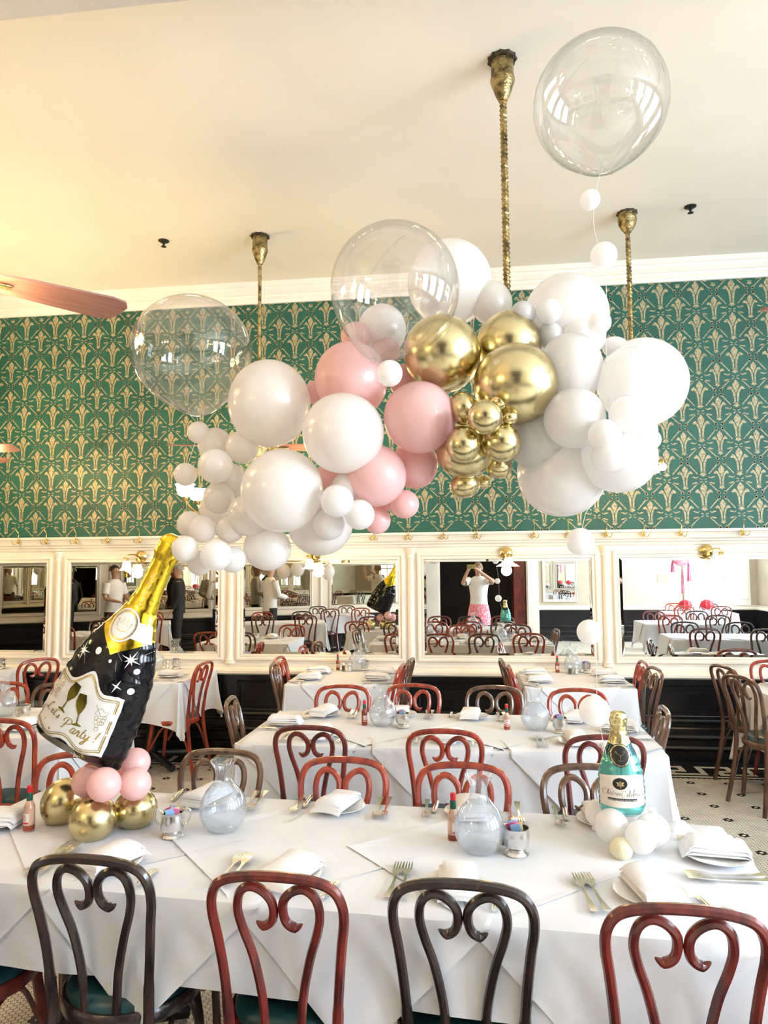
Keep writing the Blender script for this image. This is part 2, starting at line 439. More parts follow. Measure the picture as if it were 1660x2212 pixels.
for a in range(-22, 10):
    for b in range(-18, 4):
        ci, cj = a*14, b*12
        black.add((ci, cj+1)); black.add((ci, cj-1))
        for di in (-1, 1):   # odd columns sit half a tile higher
            black.add((ci+di, cj)); black.add((ci+di, cj-1))
white_c, black_c, near_c = [], [], []
for i in range(ni0, ni1+1):
    for j in range(nj0, nj1+1):
        x = ox+i*p_*.8660254; y = oy+j*p_+(p_/2 if i % 2 else 0)
        if y > TY1-.012: continue
        if (i, j) in black: black_c.append((x, y))
        elif -1.36 < x < -0.96 and 2.62 < y < 2.92: near_c.append((x, y))
        else: white_c.append((x, y))
def tiles(name, cs, material, z=0.0):
    c = np.array(cs); n = len(c)
    v = np.zeros((n, 6, 3)); v[:, :, :2] = c[:, None, :]+hexv[None]; v[:, :, 2] = z
    me = bpy.data.meshes.new(name)
    me.vertices.add(n*6); me.vertices.foreach_set('co', v.ravel())
    me.loops.add(n*6); me.loops.foreach_set('vertex_index', np.arange(n*6))
    me.polygons.add(n); me.polygons.foreach_set('loop_start', np.arange(0, n*6, 6)); me.polygons.foreach_set('loop_total', np.full(n, 6))
    me.update(calc_edges=True); me.materials.append(material)
    o = bpy.data.objects.new(name, me); link(o, floor); return o
near_c = sorted(near_c, key=lambda q: q[0]*q[0]+q[1]*q[1])
keep, rest = near_c[:290], near_c[290:]
tag(tiles('hexagon_tiles', white_c+rest, M['tile']), kind='stuff')
tag(tiles('flower_tiles', black_c, M['blacktile']), kind='stuff')
mb = MB(); top = [(HR*math.cos(PI/3*k), HR*math.sin(PI/3*k)) for k in range(6)]
mb.add([(a*.96, b*.96, 0) for a, b in top]+[(a, b, -.0006) for a, b in top]+[(a, b, -.003) for a, b in top],
       [tuple(range(6))]+[(k, k+6, (k+1) % 6+6, (k+1) % 6) for k in range(6)]+[(k+6, k+12, (k+1) % 6+12, (k+1) % 6+6) for k in range(6)])
hexme = mb.mesh('hexagon_tile', M['tile'], smooth=False)
for c in keep: part('hexagon_tile', hexme, floor, loc=(c[0], c[1], 0))
mb = MB(); mb.box(-9, XR, 6.085, 6.52, -.0022, -.0004); mb.box(-9, XR, 6.03, 6.045, -.0022, -.0004)
obj('border_black_tiles', mb, M['blacktile'], floor, smooth=False)
mb = MB(); mb.box(-9, XR, 6.048, 6.078, -.0022, 0)
obj('border_white_line', mb, M['tile'], floor, smooth=False)
KP, KW, ky0, ky1 = .375, .047, 6.11, 6.365
kme = MB()
for (a, b, c, d) in ((0, KW, ky0, ky1), (KW, .74*KP, ky1-KW, ky1), (.74*KP-KW, .74*KP, 6.20, ky1-KW), (.36*KP, .74*KP-KW, 6.20, 6.20+KW), (.36*KP, .36*KP+KW, ky0+KW, 6.20), (.36*KP, KP, ky0, ky0+KW)):
    # each stroke is two courses of small square tiles
    n = max(1, round((b-a)/.024)); mth = max(1, round((d-c)/.024))
    for i in range(n):
        for j in range(mth):
            x0 = a+(b-a)*i/n; y0 = c+(d-c)*j/mth
            kme.add([(x0+.0008, y0+.0008, 0), (x0+(b-a)/n-.0008, y0+.0008, 0), (x0+(b-a)/n-.0008, y0+(d-c)/mth-.0008, 0), (x0+.0008, y0+(d-c)/mth-.0008, 0)], [(0, 1, 2, 3)])
kme = kme.mesh('meander_tiles', M['tile'], smooth=False, fix=False)
for k in range(-16, 12): part('meander_tiles', kme, floor, loc=(1.813+k*KP, 0, .0002))

# printed pattern of the wallpaper: gold fleurs in a diagonal lattice
def mirror(poly): return [(-x, z) for x, z in reversed(poly)]
def fleur(sx, sz):
    P = []
    petal = [(0, 0), (.012, -.018), (.026, -.036), (.030, -.048), (.026, -.066), (.014, -.095), (.003, -.128), (-.003, -.128), (-.014, -.095), (-.026, -.066), (-.030, -.048), (-.026, -.036), (-.012, -.018)]
    side = [(.006, -.136), (.017, -.105), (.030, -.078), (.044, -.063), (.057, -.062), (.070, -.076), (.077, -.090), (.062, -.093), (.046, -.092), (.036, -.104), (.026, -.135), (.021, -.170), (.019, -.206), (.005, -.206)]
    P += [petal, side, mirror(side)]
    P += [[(-.026, -.211), (.026, -.211), (.026, -.216), (-.026, -.216)],
          [(-.017, -.221), (.017, -.221), (.020, -.233), (.031, -.240), (.014, -.246), (0, -.256), (-.014, -.246), (-.031, -.240), (-.020, -.233)]]
    return [[(x*sx, z*sz) for x, z in q] for q in P]
def strip(x0, z0, x1, z1, w0, w1=None):
    w1 = w1 or w0; d = Vector((x1-x0, z1-z0)).normalized(); n = Vector((-d.y, d.x))
    return [(x0+n.x*w0, z0+n.y*w0), (x0-n.x*w0, z0-n.y*w0), (x1-n.x*w1, z1-n.y*w1), (x1+n.x*w1, z1+n.y*w1)]
cell = []
cell += fleur(1, 1)
cell += [[(x+.155, z-.152) for x, z in q] for q in fleur(.86, .86)]
half = [strip(.045, -.004, .118, -.078, .0042, .005), strip(.048, -.232, .118, -.150, .0042, .005),
        strip(.114, -.088, .142, -.100, .005), strip(.128, -.074, .132, -.106, .0045), strip(.118, -.098, .138, -.082, .004),
        strip(.114, -.138, .142, -.128, .005), strip(.128, -.154, .132, -.122, .0045), strip(.118, -.130, .138, -.146, .004),
        strip(.008, .012, .030, .002, .003, .005), strip(.008, .024, .030, .034, .003, .005)]
for s in (1, -1):   # ribbons
    for (x, z) in ((.075, .045), (.075, -.005)):
        half += [strip(x-.030, z+.008*s, x-.018, z-.006*s, .0035), strip(x-.018, z-.006*s, x+.004, z+.002*s, .004, .007), strip(x+.004, z+.002*s, x+.024, z+.006*s, .007, .003)] if (z > .02) == (s > 0) else []
cell += half+[mirror(q) for q in half]
pm = MB(); CXP, CZP = .310, .3075
for i in range(-35, 14):
    for j in range(-1, 9):
        cx, cz = 2.063+i*CXP, 3.946+.3075-j*CZP
        for q in cell:
            pts = [(cx+x, cz+z) for x, z in q]
            if min(p[1] for p in pts) < 1.985 or max(p[1] for p in pts) > 4.262: continue
            n = len(pts); pm.add([(x, -.0012, z) for x, z in pts], [tuple(range(n))])
obj('wallpaper_print', pm, M['goldprint'], wall_back, smooth=False, fix=False)

# ------------------------------------------------------------------ wainscot with mirrors
CAP = [(0, 1.995), (-.10, 1.995), (-.10, 1.972), (-.088, 1.966), (-.078, 1.945), (-.074, 1.918), (-.058, 1.905), (-.058, 1.893), (-.04, 1.885), (-.034, 1.862), (-.02, 1.856), (0, 1.856)]
SILL = [(0, .790), (-.026, .790), (-.032, .778), (-.032, .758), (-.05, .752), (-.082, .742), (-.088, .728), (-.088, .706), (-.07, .697), (-.06, .690), (0, .690)]
SKIRT = [(0, .345), (-.030, .345), (-.042, .332), (-.042, .318), (-.030, .308), (-.030, .285), (-.040, .278), (-.052, .268), (-.052, .222), (-.066, .215), (-.078, .200), (-.074, .186), (-.062, .176), (-.062, .136), (-.080, .128), (-.096, .112), (-.092, .096), (-.084, .088), (-.084, 0), (0, 0)]
def frame_ring(mb, x0, x1, z0, z1, sec):
    """mitred moulding around a rectangle; sec = list of (outward offset, y)"""
    n = len(sec); vs = []
    for (o, y) in sec: vs += [(x0-o, y, z0-o), (x1+o, y, z0-o), (x1+o, y, z1+o), (x0-o, y, z1+o)]
    fs = [(i*4+k, i*4+(k+1) % 4, (i+1)*4+(k+1) % 4, (i+1)*4+k) for i in range(n-1) for k in range(4)]
    mb.add(vs, fs)
FRAME = [(0, -.020), (.004, -.036), (.016, -.036), (.022, -.030), (.030, -.030), (.036, -.046), (.052, -.046), (.060, -.034), (.066, -.020)]
pil = MB()
pil.lathe([(.046, .790), (.046, .806), (.040, .812), (.044, .824), (.036, .836), (.033, .86), (.031, 1.30), (.029, 1.76), (.034, 1.768), (.034, 1.776), (.029, 1.782), (.029, 1.794), (.036, 1.804), (.038, 1.822), (.046, 1.834), (.046, 1.857)], 16)
PIL = pil.mesh('pilaster', M['cream'])
MG, MZ0, MZ1 = None, .878, 1.747
def wainscot(parent, x0, x1, mirrors, pilasters, labels, panels=None, silver='mirror'):
    mb = MB(); mb.box(x0, x1, -.020, 0, .69, 1.99); obj('cream_panelling', mb, M['cream'], parent, smooth=False)
    mb = MB(); mb.extrude_profile(CAP, x0, x1); obj('cap_moulding', mb, M['cream'], parent, smooth=False)
    mb = MB(); mb.extrude_profile(SILL, x0, x1); obj('sill_moulding', mb, M['cream'], parent, smooth=False)
    mb = MB(); mb.box(x0, x1, -.018, 0, 0, .69); obj('black_panelling', mb, M['black'], parent, smooth=False)
    mb = MB(); mb.extrude_profile(SKIRT, x0, x1); obj('black_skirting', mb, M['black'], parent, smooth=False)
    for (a, b) in (panels or mirrors):
        mb = MB(); frame_ring(mb, a-.02, b+.02, .40, .60, [(0, -.022), (.004, -.036), (.014, -.036), (.022, -.026), (.032, -.030), (.036, -.018)])
        mb.box(a+.02, b-.02, -.026, -.018, .43, .57)
        obj('black_panel', mb, M['black'], parent, smooth=False)
    for px in pilasters: part('pilaster', PIL, parent, loc=(px, -.022, 0))
    for (a, b), lab in zip(mirrors, labels):
        t = thing('wall_mirror', lab, 'mirror', group='mirrors set in the cream panelling')
        t.matrix_world = Matrix.Translation(parent.location) @ parent.rotation_euler.to_matrix().to_4x4() @ Matrix.Translation(((a+b)/2, 0, MZ0))
        hw = (b-a)/2; hh = MZ1-MZ0
        mb = MB(); frame_ring(mb, -hw, hw, 0, hh, FRAME); obj('frame', mb, M['cream'], t, smooth=False)
        mb = MB(); mb.add([(-hw+.022, -.0262, .022), (hw-.022, -.0262, .022), (hw-.022, -.0262, hh-.022), (-hw+.022, -.0262, hh-.022)], [(0, 1, 2, 3)])
        obj('glass', mb, M[silver], t, smooth=False, fix=False)
        mb = MB(); frame_ring(mb, -hw+.022, hw-.022, .022, hh-.022, [(0, -.0262), (.022, -.0225)])
        obj('bevelled_edge', mb, M[silver], t, smooth=False, fix=False)
mX = [(-8.40, -6.12), (-5.94, -4.138), (-3.896, -2.394), (-2.148, -.674), (-.435, 1.065), (1.309, 2.83), (3.08, 4.58)]
wainscot(wall_back, XL, XR, mX, [-6.03, -4.017, -2.271, -.554, 1.187, 2.955],
         ['wall mirror out of sight at the far left end', 'wall mirror cut off by the left edge of the picture', 'wall mirror behind the leaning black bottle', 'wall mirror below the white and pink balloons',
          'wall mirror reflecting the photographer', 'wall mirror reflecting the pink party table', 'wall mirror beyond the right edge of the picture'])
nd = 4; dm = [(.45+i*2.1, .45+i*2.1+1.62) for i in range(nd)]
wainscot(wall_diag, 0, LD, dm, [.18]+[.45+i*2.1-.24 for i in range(1, nd+1)],
         ['mirror on the slanting wall nearest the doorway, seen as reflection', 'second mirror on the slanting wall from the doorway, seen as reflection', 'third mirror on the slanting wall from the doorway, seen as reflection', 'fourth mirror on the slanting wall from the doorway, seen as reflection'], silver='dimmirror')
wainscot_f = [(3.55, 4.55)]
def low_wainscot(parent, x0, x1):
    mb = MB(); mb.box(x0, x1, -.018, 0, 0, .69); obj('black_panelling', mb, M['black'], parent, smooth=False)
    mb = MB(); mb.extrude_profile(SKIRT, x0, x1); obj('black_skirting', mb, M['black'], parent, smooth=False)
    mb = MB(); mb.extrude_profile(SILL, x0, x1); obj('sill_moulding', mb, M['cream'], parent, smooth=False)
low_wainscot(wall_front, 0, LF); low_wainscot(wall_right, 0, LR)
t = thing('wall_mirror', 'mirror on the wall right of the doorway, seen as reflection', 'mirror', (1.98, YF, .93), PI)
mb = MB(); frame_ring(mb, -.32, .32, 0, .86, FRAME); obj('frame', mb, M['cream'], t, smooth=False)
mb = MB(); mb.add([(-.32, -.024, 0), (.32, -.024, 0), (.32, -.024, .86), (-.32, -.024, .86)], [(0, 1, 2, 3)]); obj('glass', mb, M['mirror'], t, smooth=False, fix=False)

# windows: frame, glazing bars, panes (daylight stands outside)
M['pane'] = clear('window_glass', (.98, .99, 1), rough=.02, refl=1.0)
wn = 1
def window(parent, xc, hw=.68):
    global wn
    fr = MB(); z0, z1 = WZ0, WZ1
    frame_ring(fr, xc-hw, xc+hw, z0, z1, [(-.05, .08), (-.05, .02), (0, .0), (.05, -.03), (.10, -.03), (.11, 0)])
    o = tag(obj('window_%d' % wn, fr, M['cream'], parent, smooth=False), kind='structure')
    bars = MB()
    for k in (-1, 0, 1): bars.box(xc+k*hw*.5-.014, xc+k*hw*.5+.014, .03, .06, z0, z1)
    for k in range(1, 4): bars.box(xc-hw, xc+hw, .032, .058, z0+k*(z1-z0)/4-.016, z0+k*(z1-z0)/4+.016)
    obj('glazing_bars', bars, M['cream'], o, smooth=False)
    for i in range(2):
        pn = MB(); a = xc-hw+i*hw
        pn.add([(a+.01, .045, z0), (a+hw-.01, .045, z0), (a+hw-.01, .045, z1), (a+.01, .045, z1)], [(0, 1, 2, 3)])
        obj('pane', pn, M['pane'], o, smooth=False, fix=False)
    wn += 1
for a, b in wins_r: window(wall_right, (a+b)/2)
for a, b in wins_f: window(wall_front, (a+b)/2, .25)
for k, (a, b) in enumerate(((.16, .52), (1.18, 1.54))):   # folded shutters beside the narrow window
    mb = MB(); mb.box(a, b, -.05, 0, .79, 3.9); frame_ring(mb, a+.07, b-.07, .95, 2.0, [(0, -.05), (.01, -.062), (.03, -.062), (.04, -.05)]); frame_ring(mb, a+.07, b-.07, 2.15, 3.7, [(0, -.05), (.01, -.062), (.03, -.062), (.04, -.05)])
    obj('shutter', mb, M['ceiling'], wall_front, smooth=False)
mb = MB(); mb.bbox(XR-4.32, XR-4.10, -.012, 0, 1.30, 1.46, .003)
pq = obj('yellow_plaque', mb, mat('yellow_plaque', (.62, .56, .28), .5), loc=(XR, YF, 0), rot=(0, 0, PI)); tag(pq, 'small yellow plaque on the cream wall seen in the right hand mirror', 'plaque')

# ------------------------------------------------------------------ coat hooks
hk = MB()
hk.tube(spline([(0, -.118, 1.952), (0, -.122, 1.985), (.004, -.124, 2.03), (.0, -.145, 2.06)], 4), [.004]*12+[.005], 6)
hk.sphere((0, -.147, 2.064), .007, 8, 6)
ball = MB(); ball.sphere((0, -.122, 1.955), .014, 12, 8)
prong = {}
for s in (-1, 1):
    pm_ = MB(); pm_.tube(spline([(0, -.115, 1.945), (.012*s, -.135, 1.928), (.030*s, -.150, 1.932), (.040*s, -.152, 1.955)], 4), .0034, 6); pm_.sphere((.040*s, -.152, 1.958), .0055, 8, 6)
    prong[s] = pm_.mesh('prong', M['brass'])
plate = MB(); plate.bbox(-.012, .012, -.112, -.098, 1.935, 1.978, .003)
hook_parts = [('stem', hk.mesh('stem', M['brass'])), ('ball', ball.mesh('ball', M['brass'])), ('prong', prong[-1]), ('prong', prong[1]), ('backplate', plate.mesh('backplate', M['brass']))]
hookX = [(-4.39, 'leftmost visible brass coat hook above the cut off mirror'), (-4.098, 'brass coat hook above the post left of the black bottle'), (-3.792, 'first brass coat hook from the left above the mirror behind the black bottle'),
 (-3.47, 'second brass coat hook above the mirror behind the black bottle'), (-3.147, 'brass coat hook just above the round sconce plate near the bottle neck'),
 (-.881, 'brass coat hook just below the lowest pink balloon'), (-.565, 'brass coat hook above the post between the balloons and the photographer mirror'), (-.243, 'first brass coat hook above the photographer mirror'), (.053, 'second brass coat hook above the photographer mirror'),
 (.562, 'brass coat hook right of the middle sconce above the photographer mirror'), (.858, 'brass coat hook behind the floating white balloon at hook height'), (1.19, 'brass coat hook above the post right of the photographer mirror'),
 (1.508, 'first brass coat hook above the right hand mirror'), (1.823, 'second brass coat hook above the right hand mirror'), (2.338, 'rightmost visible brass coat hook')]
for x, lab in hookX:
    t = thing('coat_hook', lab, 'coat hook', (x, WY, 0), group='brass coat hooks along the panelling')
    for nm, me in hook_parts: part(nm, me, t)

# ------------------------------------------------------------------ wall sconces with frosted shades
def sconce(x, label, ang, ruffle=False, lit=True, curl=None):
    t = thing('wall_sconce', label, 'wall lamp', (x, WY, 0), group='brass sconces over the mirrors')
    z = 1.80
    R_ = Matrix.Translation((0, -.058, z)) @ Matrix.Rotation(PI/2, 4, 'X')
    mb = MB(); mb.lathe([(.058, 0), (.058, .008), (.050, .016), (.040, .026), (.020, .032), (.012, .036), (0, .037)], 24, R_); obj('backplate', mb, M['brass'], t)
    dx = .115*math.sin(ang); dy = -.115*math.cos(ang)
    mb = MB(); mb.tube(spline([(0, -.09, z), (dx*.4, -.10+dy*.3, z+.018), (dx*.9, -.10+dy*.85, z+.016), (dx, -.10+dy, z-.01)], 5), .006, 8)
    mb.tube([(dx-.035, -.10+dy, z-.012), (dx+.02, -.10+dy, z-.012)], .004, 6); obj('arm', mb, M['brass'], t)
    T_ = Matrix.Translation((dx, -.10+dy, z-.01))
    mb = MB(); mb.lathe([(.010, 0), (.018, -.008), (.020, -.024), (.024, -.034)][::-1], 14, T_); obj('socket', mb, M['brass'], t)
    mb = MB()
    prof = [(.022, -.030), (.032, -.040), (.038, -.060), (.040, -.080), (.046, -.098), (.062, -.116), (.066, -.122)]
    if ruffle: prof = [(.022, -.030), (.034, -.045), (.036, -.068), (.044, -.082), (.068, -.096), (.088, -.112)]
    mb.lathe(prof, 40, T_, closed_top=False, closed_bottom=False, lobes=8 if ruffle else 0, amp=.10 if ruffle else 0)
    obj('shade', mb, M['shade_lit'], t)
    mb = MB(); mb.sphere((dx, -.10+dy, z-.075), .020, 10, 8); obj('bulb', mb, M['bulb'], t)
    l = bpy.data.lights.new('sconce_light', 'POINT'); l.energy = 7 if x < 0 else 3; l.color = (1, .70, .34); l.shadow_soft_size = .05
    lo = bpy.data.objects.new('sconce_light', l); lo.location = (dx, -.11+dy, z-.16); link(lo, t)
    return t
sconce(-4.98, 'brass sconce with bell shade beyond the left edge', 0)
sconce(-3.15, 'brass sconce with bell shade turned left beside the neck of the black bottle', -1.25)
sconce(-1.45, 'brass sconce whose lit shade hangs just below the white balloons', -.1)
sconce(.315, 'brass sconce with ruffled shade above the photographer mirror', .1, ruffle=True)
sconce(2.045, 'brass sconce with tilted bell shade over the right hand mirror', .75)
mb = MB()
mb.tube([(.012*math.sin(k*1.1), .012*math.cos(k*1.1), -k*.0075) for k in range(34)], .0035, 5)
tag(obj('curled_ribbon', mb, M['brass'], loc=(2.14, WY-.16, 1.79)), 'curled gold ribbon hanging from the right hand sconce', 'ribbon')

# ------------------------------------------------------------------ sprinklers
sp = {}
a = MB(); a.lathe([(.045, 0), (.045, -.004), (.038, -.010), (.012, -.012)][::-1], 20); sp['escutcheon'] = a.mesh('escutcheon', M['iron'])
a = MB(); a.lathe([(.012, -.010), (.012, -.03), (.008, -.034), (.008, -.05)][::-1], 12); a.lathe([(.022, -.050), (.022, -.053), (.004, -.056)][::-1], 14); sp['nozzle'] = a.mesh('nozzle', M['iron'])
for x, y, lab in ((-2.51, 5.505, 'small black ceiling sprinkler left of the left brass rod'), (1.716, 5.513, 'small black ceiling sprinkler right of the right brass rod')):
    t = thing('ceiling_sprinkler', lab, 'sprinkler', (x, y, CZ), group='ceiling sprinklers')
    for k, v in sp.items(): part(k, v, t)

# ------------------------------------------------------------------ ceiling rods, lamps and fans
def warm(parent, loc, e, col=(1, .68, .31), size=.08):
    l = bpy.data.lights.new('lamp_light', 'POINT'); l.energy = e; l.color = col; l.shadow_soft_size = size
    o = bpy.data.objects.new('lamp_light', l); o.location = loc; link(o, parent)
def rod_fixture(name, label, cat, x, y, zb, thick, canopy_tall, twisted, old=True):
    t = thing(name, label, cat, (x, y, CZ))
    bm_ = M['oldbrass']
    mb = MB(); s = thick/.019
    if canopy_tall: prof = [(.060, -.005), (.062, -.11), (.066, -.115), (.066, -.128), (.058, -.150), (.050, -.175), (.040, -.205), (.026, -.232), (.024, -.24)]
    else: prof = [(.070, -.004), (.068, -.05), (.074, -.055), (.070, -.07), (.066, -.095), (.044, -.135), (.030, -.15), (.026, -.16)]
    mb.lathe(prof[::-1], 24); obj('canopy', mb, bm_, t)
    mb = MB(); mb.lathe([(.074, -.012), (.078, -.006), (.078, 0)], 22, lobes=11, amp=.05); obj('ceiling_ring', mb, M['rust'], t)
    mb = MB(); L_ = CZ-zb; mb.tube([(0, 0, -.14), (0, 0, -L_)], thick*.86, 10); rod = obj('rod', mb, bm_, t)
    if twisted:
        mb = MB(); n = int((L_-.2)/(twisted/8)); mb.tube([(thick*.8*math.cos(k*PI/4), thick*.8*math.sin(k*PI/4), -.2-k*twisted/8) for k in range(n)], thick*.34, 5); obj('twist', mb, bm_, rod)
    return t
def lamp_arms(t, z, angs, rad, upward, light_e, shade=True):
    for a in angs:
        c, s = math.cos(a), math.sin(a)
        mb = MB(); dz = .05 if upward else -.02
        mb.tube(spline([(0, 0, z), (c*rad*.35, s*rad*.35, z-.06), (c*rad*.8, s*rad*.8, z-.05), (c*rad, s*rad, z+dz)], 6), .008, 8)
        arm = obj('lamp_arm', mb, M['brass'], t)
        T_ = Matrix.Translation((c*rad, s*rad, z+dz))
        sg = 1 if upward else -1
        mb = MB(); mb.lathe([(.018, 0), (.022, .012*sg), (.024, .035*sg)] if upward else [(.018, -.035), (.016, -.012), (.012, 0)], 12, T_); obj('socket', mb, M['brass'], arm)
        if shade:
            mb = MB(); mb.lathe([(.024, .03*sg), (.05, .045*sg), (.062, .075*sg), (.066, .11*sg), (.078, .13*sg)], 20, T_, closed_top=False, closed_bottom=False); obj('shade', mb, M['shade_hot'], arm)
        mb = MB(); mb.sphere((c*rad, s*rad, z+dz+(.07 if shade else .058)*sg), .030 if not shade else .028, 12, 8); obj('bulb', mb, M['bulb'], arm)
        if light_e: warm(t, (c*rad, s*rad, z+dz+(.16 if shade else .11)*sg), light_e)
def fan_blades(t, z, ang0, R=.68, n=4):
    mb = MB(); mb.lathe([(.03, z-.10), (.10, z-.09), (.12, z-.03), (.12, z+.05), (.09, z+.10), (.03, z+.12)], 24); obj('motor_housing', mb, M['oldbrass'], t)
    bl = MB()
    out = [(.16, -.055), (.30, -.072), (R-.08, -.090), (R-.02, -.078), (R, -.04), (R-.01, .02), (R-.03, .07), (R-.08, .090), (.30, .072), (.16, .055)]
    n_ = len(out); tilt = math.radians(11)
    vs = [(x, y*math.cos(tilt), -y*math.sin(tilt)-.004) for x, y in out]+[(x, y*math.cos(tilt), -y*math.sin(tilt)+.004) for x, y in out]
    bl.add(vs, [tuple(range(n_))[::-1], tuple(range(n_, 2*n_))]+[(i, (i+1) % n_, (i+1) % n_+n_, i+n_) for i in range(n_)])
    me = bl.mesh('blade', M['blade'], smooth=False)
    br = MB(); br.bbox(.09, .24, -.018, .018, -.016, -.005, .003); bme = br.mesh('blade_bracket', M['oldbrass'])
    for k in range(n):
        a = ang0+2*PI*k/n
        b = part('blade', me, t, loc=(0, 0, z), rot=(0, 0, a)); part('blade_bracket', bme, b)
t = rod_fixture('ceiling_fan', 'ceiling fan with lit lamp shades on the left slim brass rod', 'ceiling fan', -1.689, 5.535, 2.60, .017, True, 0)
fan_blades(t, 2.66-CZ, 3.42, R=.73); lamp_arms(t, 2.16-CZ, [2.95, 3.55, .6, 1.8, 4.9], .57, True, 7)
mb = MB(); mb.lathe([(.02, 2.04-CZ), (.05, 2.08-CZ), (.06, 2.16-CZ), (.04, 2.26-CZ), (.018, 2.62-CZ)], 18); obj('hub', mb, M['oldbrass'], t)
t = rod_fixture('pendant_lamp', 'thick twisted brass ceiling rod between the gold and the high clear balloon', 'ceiling lamp', .213, 3.712, 2.55, .019, True, .026)
mb = MB(); mb.lathe([(.02, 2.40-CZ), (.05, 2.46-CZ), (.055, 2.52-CZ), (.024, 2.62-CZ)], 18); obj('hub', mb, M['oldbrass'], t)
lamp_arms(t, 2.50-CZ, [.3, 1.87, 3.44, 5.0], .20, False, 0, shade=False)
t = rod_fixture('pendant_lamp', 'twisted brass ceiling rod with bare bulbs at the right', 'ceiling lamp', 1.253, 5.551, 2.50, .019, False, .03)
mb = MB(); mb.lathe([(.02, 2.42-CZ), (.05, 2.47-CZ), (.055, 2.52-CZ), (.024, 2.60-CZ)], 18); obj('hub', mb, M['oldbrass'], t)
lamp_arms(t, 2.49-CZ, [-.35, .45, 3.0, 4.2], .19, False, 4, shade=False)
def ceiling_fan(x, y, z, ang, label, e, rad=.30, n=4):
    t = rod_fixture('ceiling_fan', label, 'ceiling fan', x, y, z, .016, True, 0)
    fan_blades(t, z-CZ, ang, n=n)
    mb = MB(); mb.lathe([(.02, z-.46-CZ), (.05, z-.42-CZ), (.06, z-.34-CZ), (.04, z-.24-CZ), (.018, z-.04-CZ)], 18); obj('hub', mb, M['oldbrass'], t)
    lamp_arms(t, z-.30-CZ, [ang+.6+k*PI/2 for k in range(4)], rad, True, e)
ceiling_fan(-1.91, 2.31, 2.78, .848, 'ceiling fan with copper brown blades reaching in from the left edge', 3.5, .15, 3)
ceiling_fan(-4.27, 5.30, 2.66, -.08, 'ceiling fan whose blade tip shows at the far left edge', 16)
ceiling_fan(1.86, 2.95, 2.70, 3.16, 'ceiling fan whose blade tip shows at the right edge', 3, .15)
ceiling_fan(-4.3, 2.4, 2.70, .9, 'ceiling fan over the tables left of the picture', 15)
ceiling_fan(-2.6, -.7, 2.70, .5, 'ceiling fan over the floor behind the camera at the left', 15)
ceiling_fan(2.6, -.4, 2.70, .5, 'ceiling fan over the floor behind the camera at the right', 4)
# ------------------------------------------------------------------ bentwood chairs (local +y = the way the sitter faces)
def back_y(z):
    return interp([(0, -.255), (.25, -.205), (.45, -.185), (.60, -.198), (.75, -.228), (.90, -.268)], z)
def chair_meshes():
    me = {}
    half = [(.178, 0), (.166, .12), (.152, .30), (.146, .45), (.149, .54), (.156, .63), (.166, .72), (.175, .785), (.173, .832), (.156, .868), (.124, .887), (.07, .897), (0, .900)]
    pts = [(x, back_y(z), z) for x, z in half]+[(-x, back_y(z), z) for x, z in half[-2::-1]]
    path = spline(pts, 4); mb = MB()
    mb.tube(path, [.0155 if p.z < .55 else .0135 for p in path], 8); me['back_frame'] = mb.mesh('back_frame', M['cherry'])
    sc = [(.046, .415), (.048, .47), (.056, .57), (.077, .67), (.100, .743), (.110, .797), (.101, .842), (.074, .864), (.042, .856), (.0175, .829), (.0125, .796), (.021, .767), (.043, .754), (.062, .766)]
    for s in (-1, 1):
        path = spline([(s*x, back_y(z)+(.012 if z > .6 else .006), z) for x, z in sc], 4); n = len(path); mb = MB()
        mb.tube(path, [.0125 if i < n-5 else .0125-(.0105)*(i-(n-5))/4 for i in range(n)], 8); me['scroll', s] = mb.mesh('scroll', M['cherry'])
    mb = MB(); mb.lathe([(.165, .412), (.196, .412), (.204, .420), (.204, .448), (.198, .456), (.165, .456)], 32); me['seat_ring'] = mb.mesh('seat_ring', M['cherry'])
    mb = MB(); mb.lathe([(.170, .43), (.190, .452), (.188, .470), (.172, .486), (.12, .496), (.06, .499), (0, .50)], 32); me['cushion'] = mb.mesh('cushion', M['vinyl'])
    for s in (-1, 1):
        mb = MB(); mb.tube(spline([(s*.125, .125, .43), (s*.138, .145, .30), (s*.152, .165, .15), (s*.172, .190, 0)], 4), [.0165]*6+[.015]*7, 8); me['front_leg', s] = mb.mesh('front_leg', M['cherry'])
        mb = MB(); mb.tube(spline([(s*.155, -.215, .16), (s*.16, -.15, .33), (s*.168, -.06, .405), (s*.165, .03, .385), (s*.155, .135, .22)], 5), .0085, 7); me['brace', s] = mb.mesh('brace', M['cherry'])
    return me
CH = chair_meshes()
def chair(x, y, face, wood, label, group):
    """x, y: where the top of the back stands; face: angle of the sitter's view, 0 = towards +Y, counter-clockwise"""
    c, s = math.cos(face), math.sin(face)
    ox_, oy_ = x-s*.272, y+c*.272
    t = thing('bentwood_chair', label, 'chair', (ox_, oy_, 0), face, group)
    m = M[wood]
    part('back_frame', CH['back_frame'], t, m)
    part('seat_ring', CH['seat_ring'], t, m); part('cushion', CH['cushion'], t, label='dark green vinyl cushion')
    for k in (-1, 1):
        part('scroll', CH['scroll', k], t, m); part('front_leg', CH['front_leg', k], t, m); part('brace', CH['brace', k], t, m)
    return t
G1 = 'bentwood chairs at the nearest long table'; G2 = 'bentwood chairs at the middle long table'; G3 = 'bentwood chairs at the wall tables'; G4 = 'bentwood chairs behind the camera'
H = PI/2
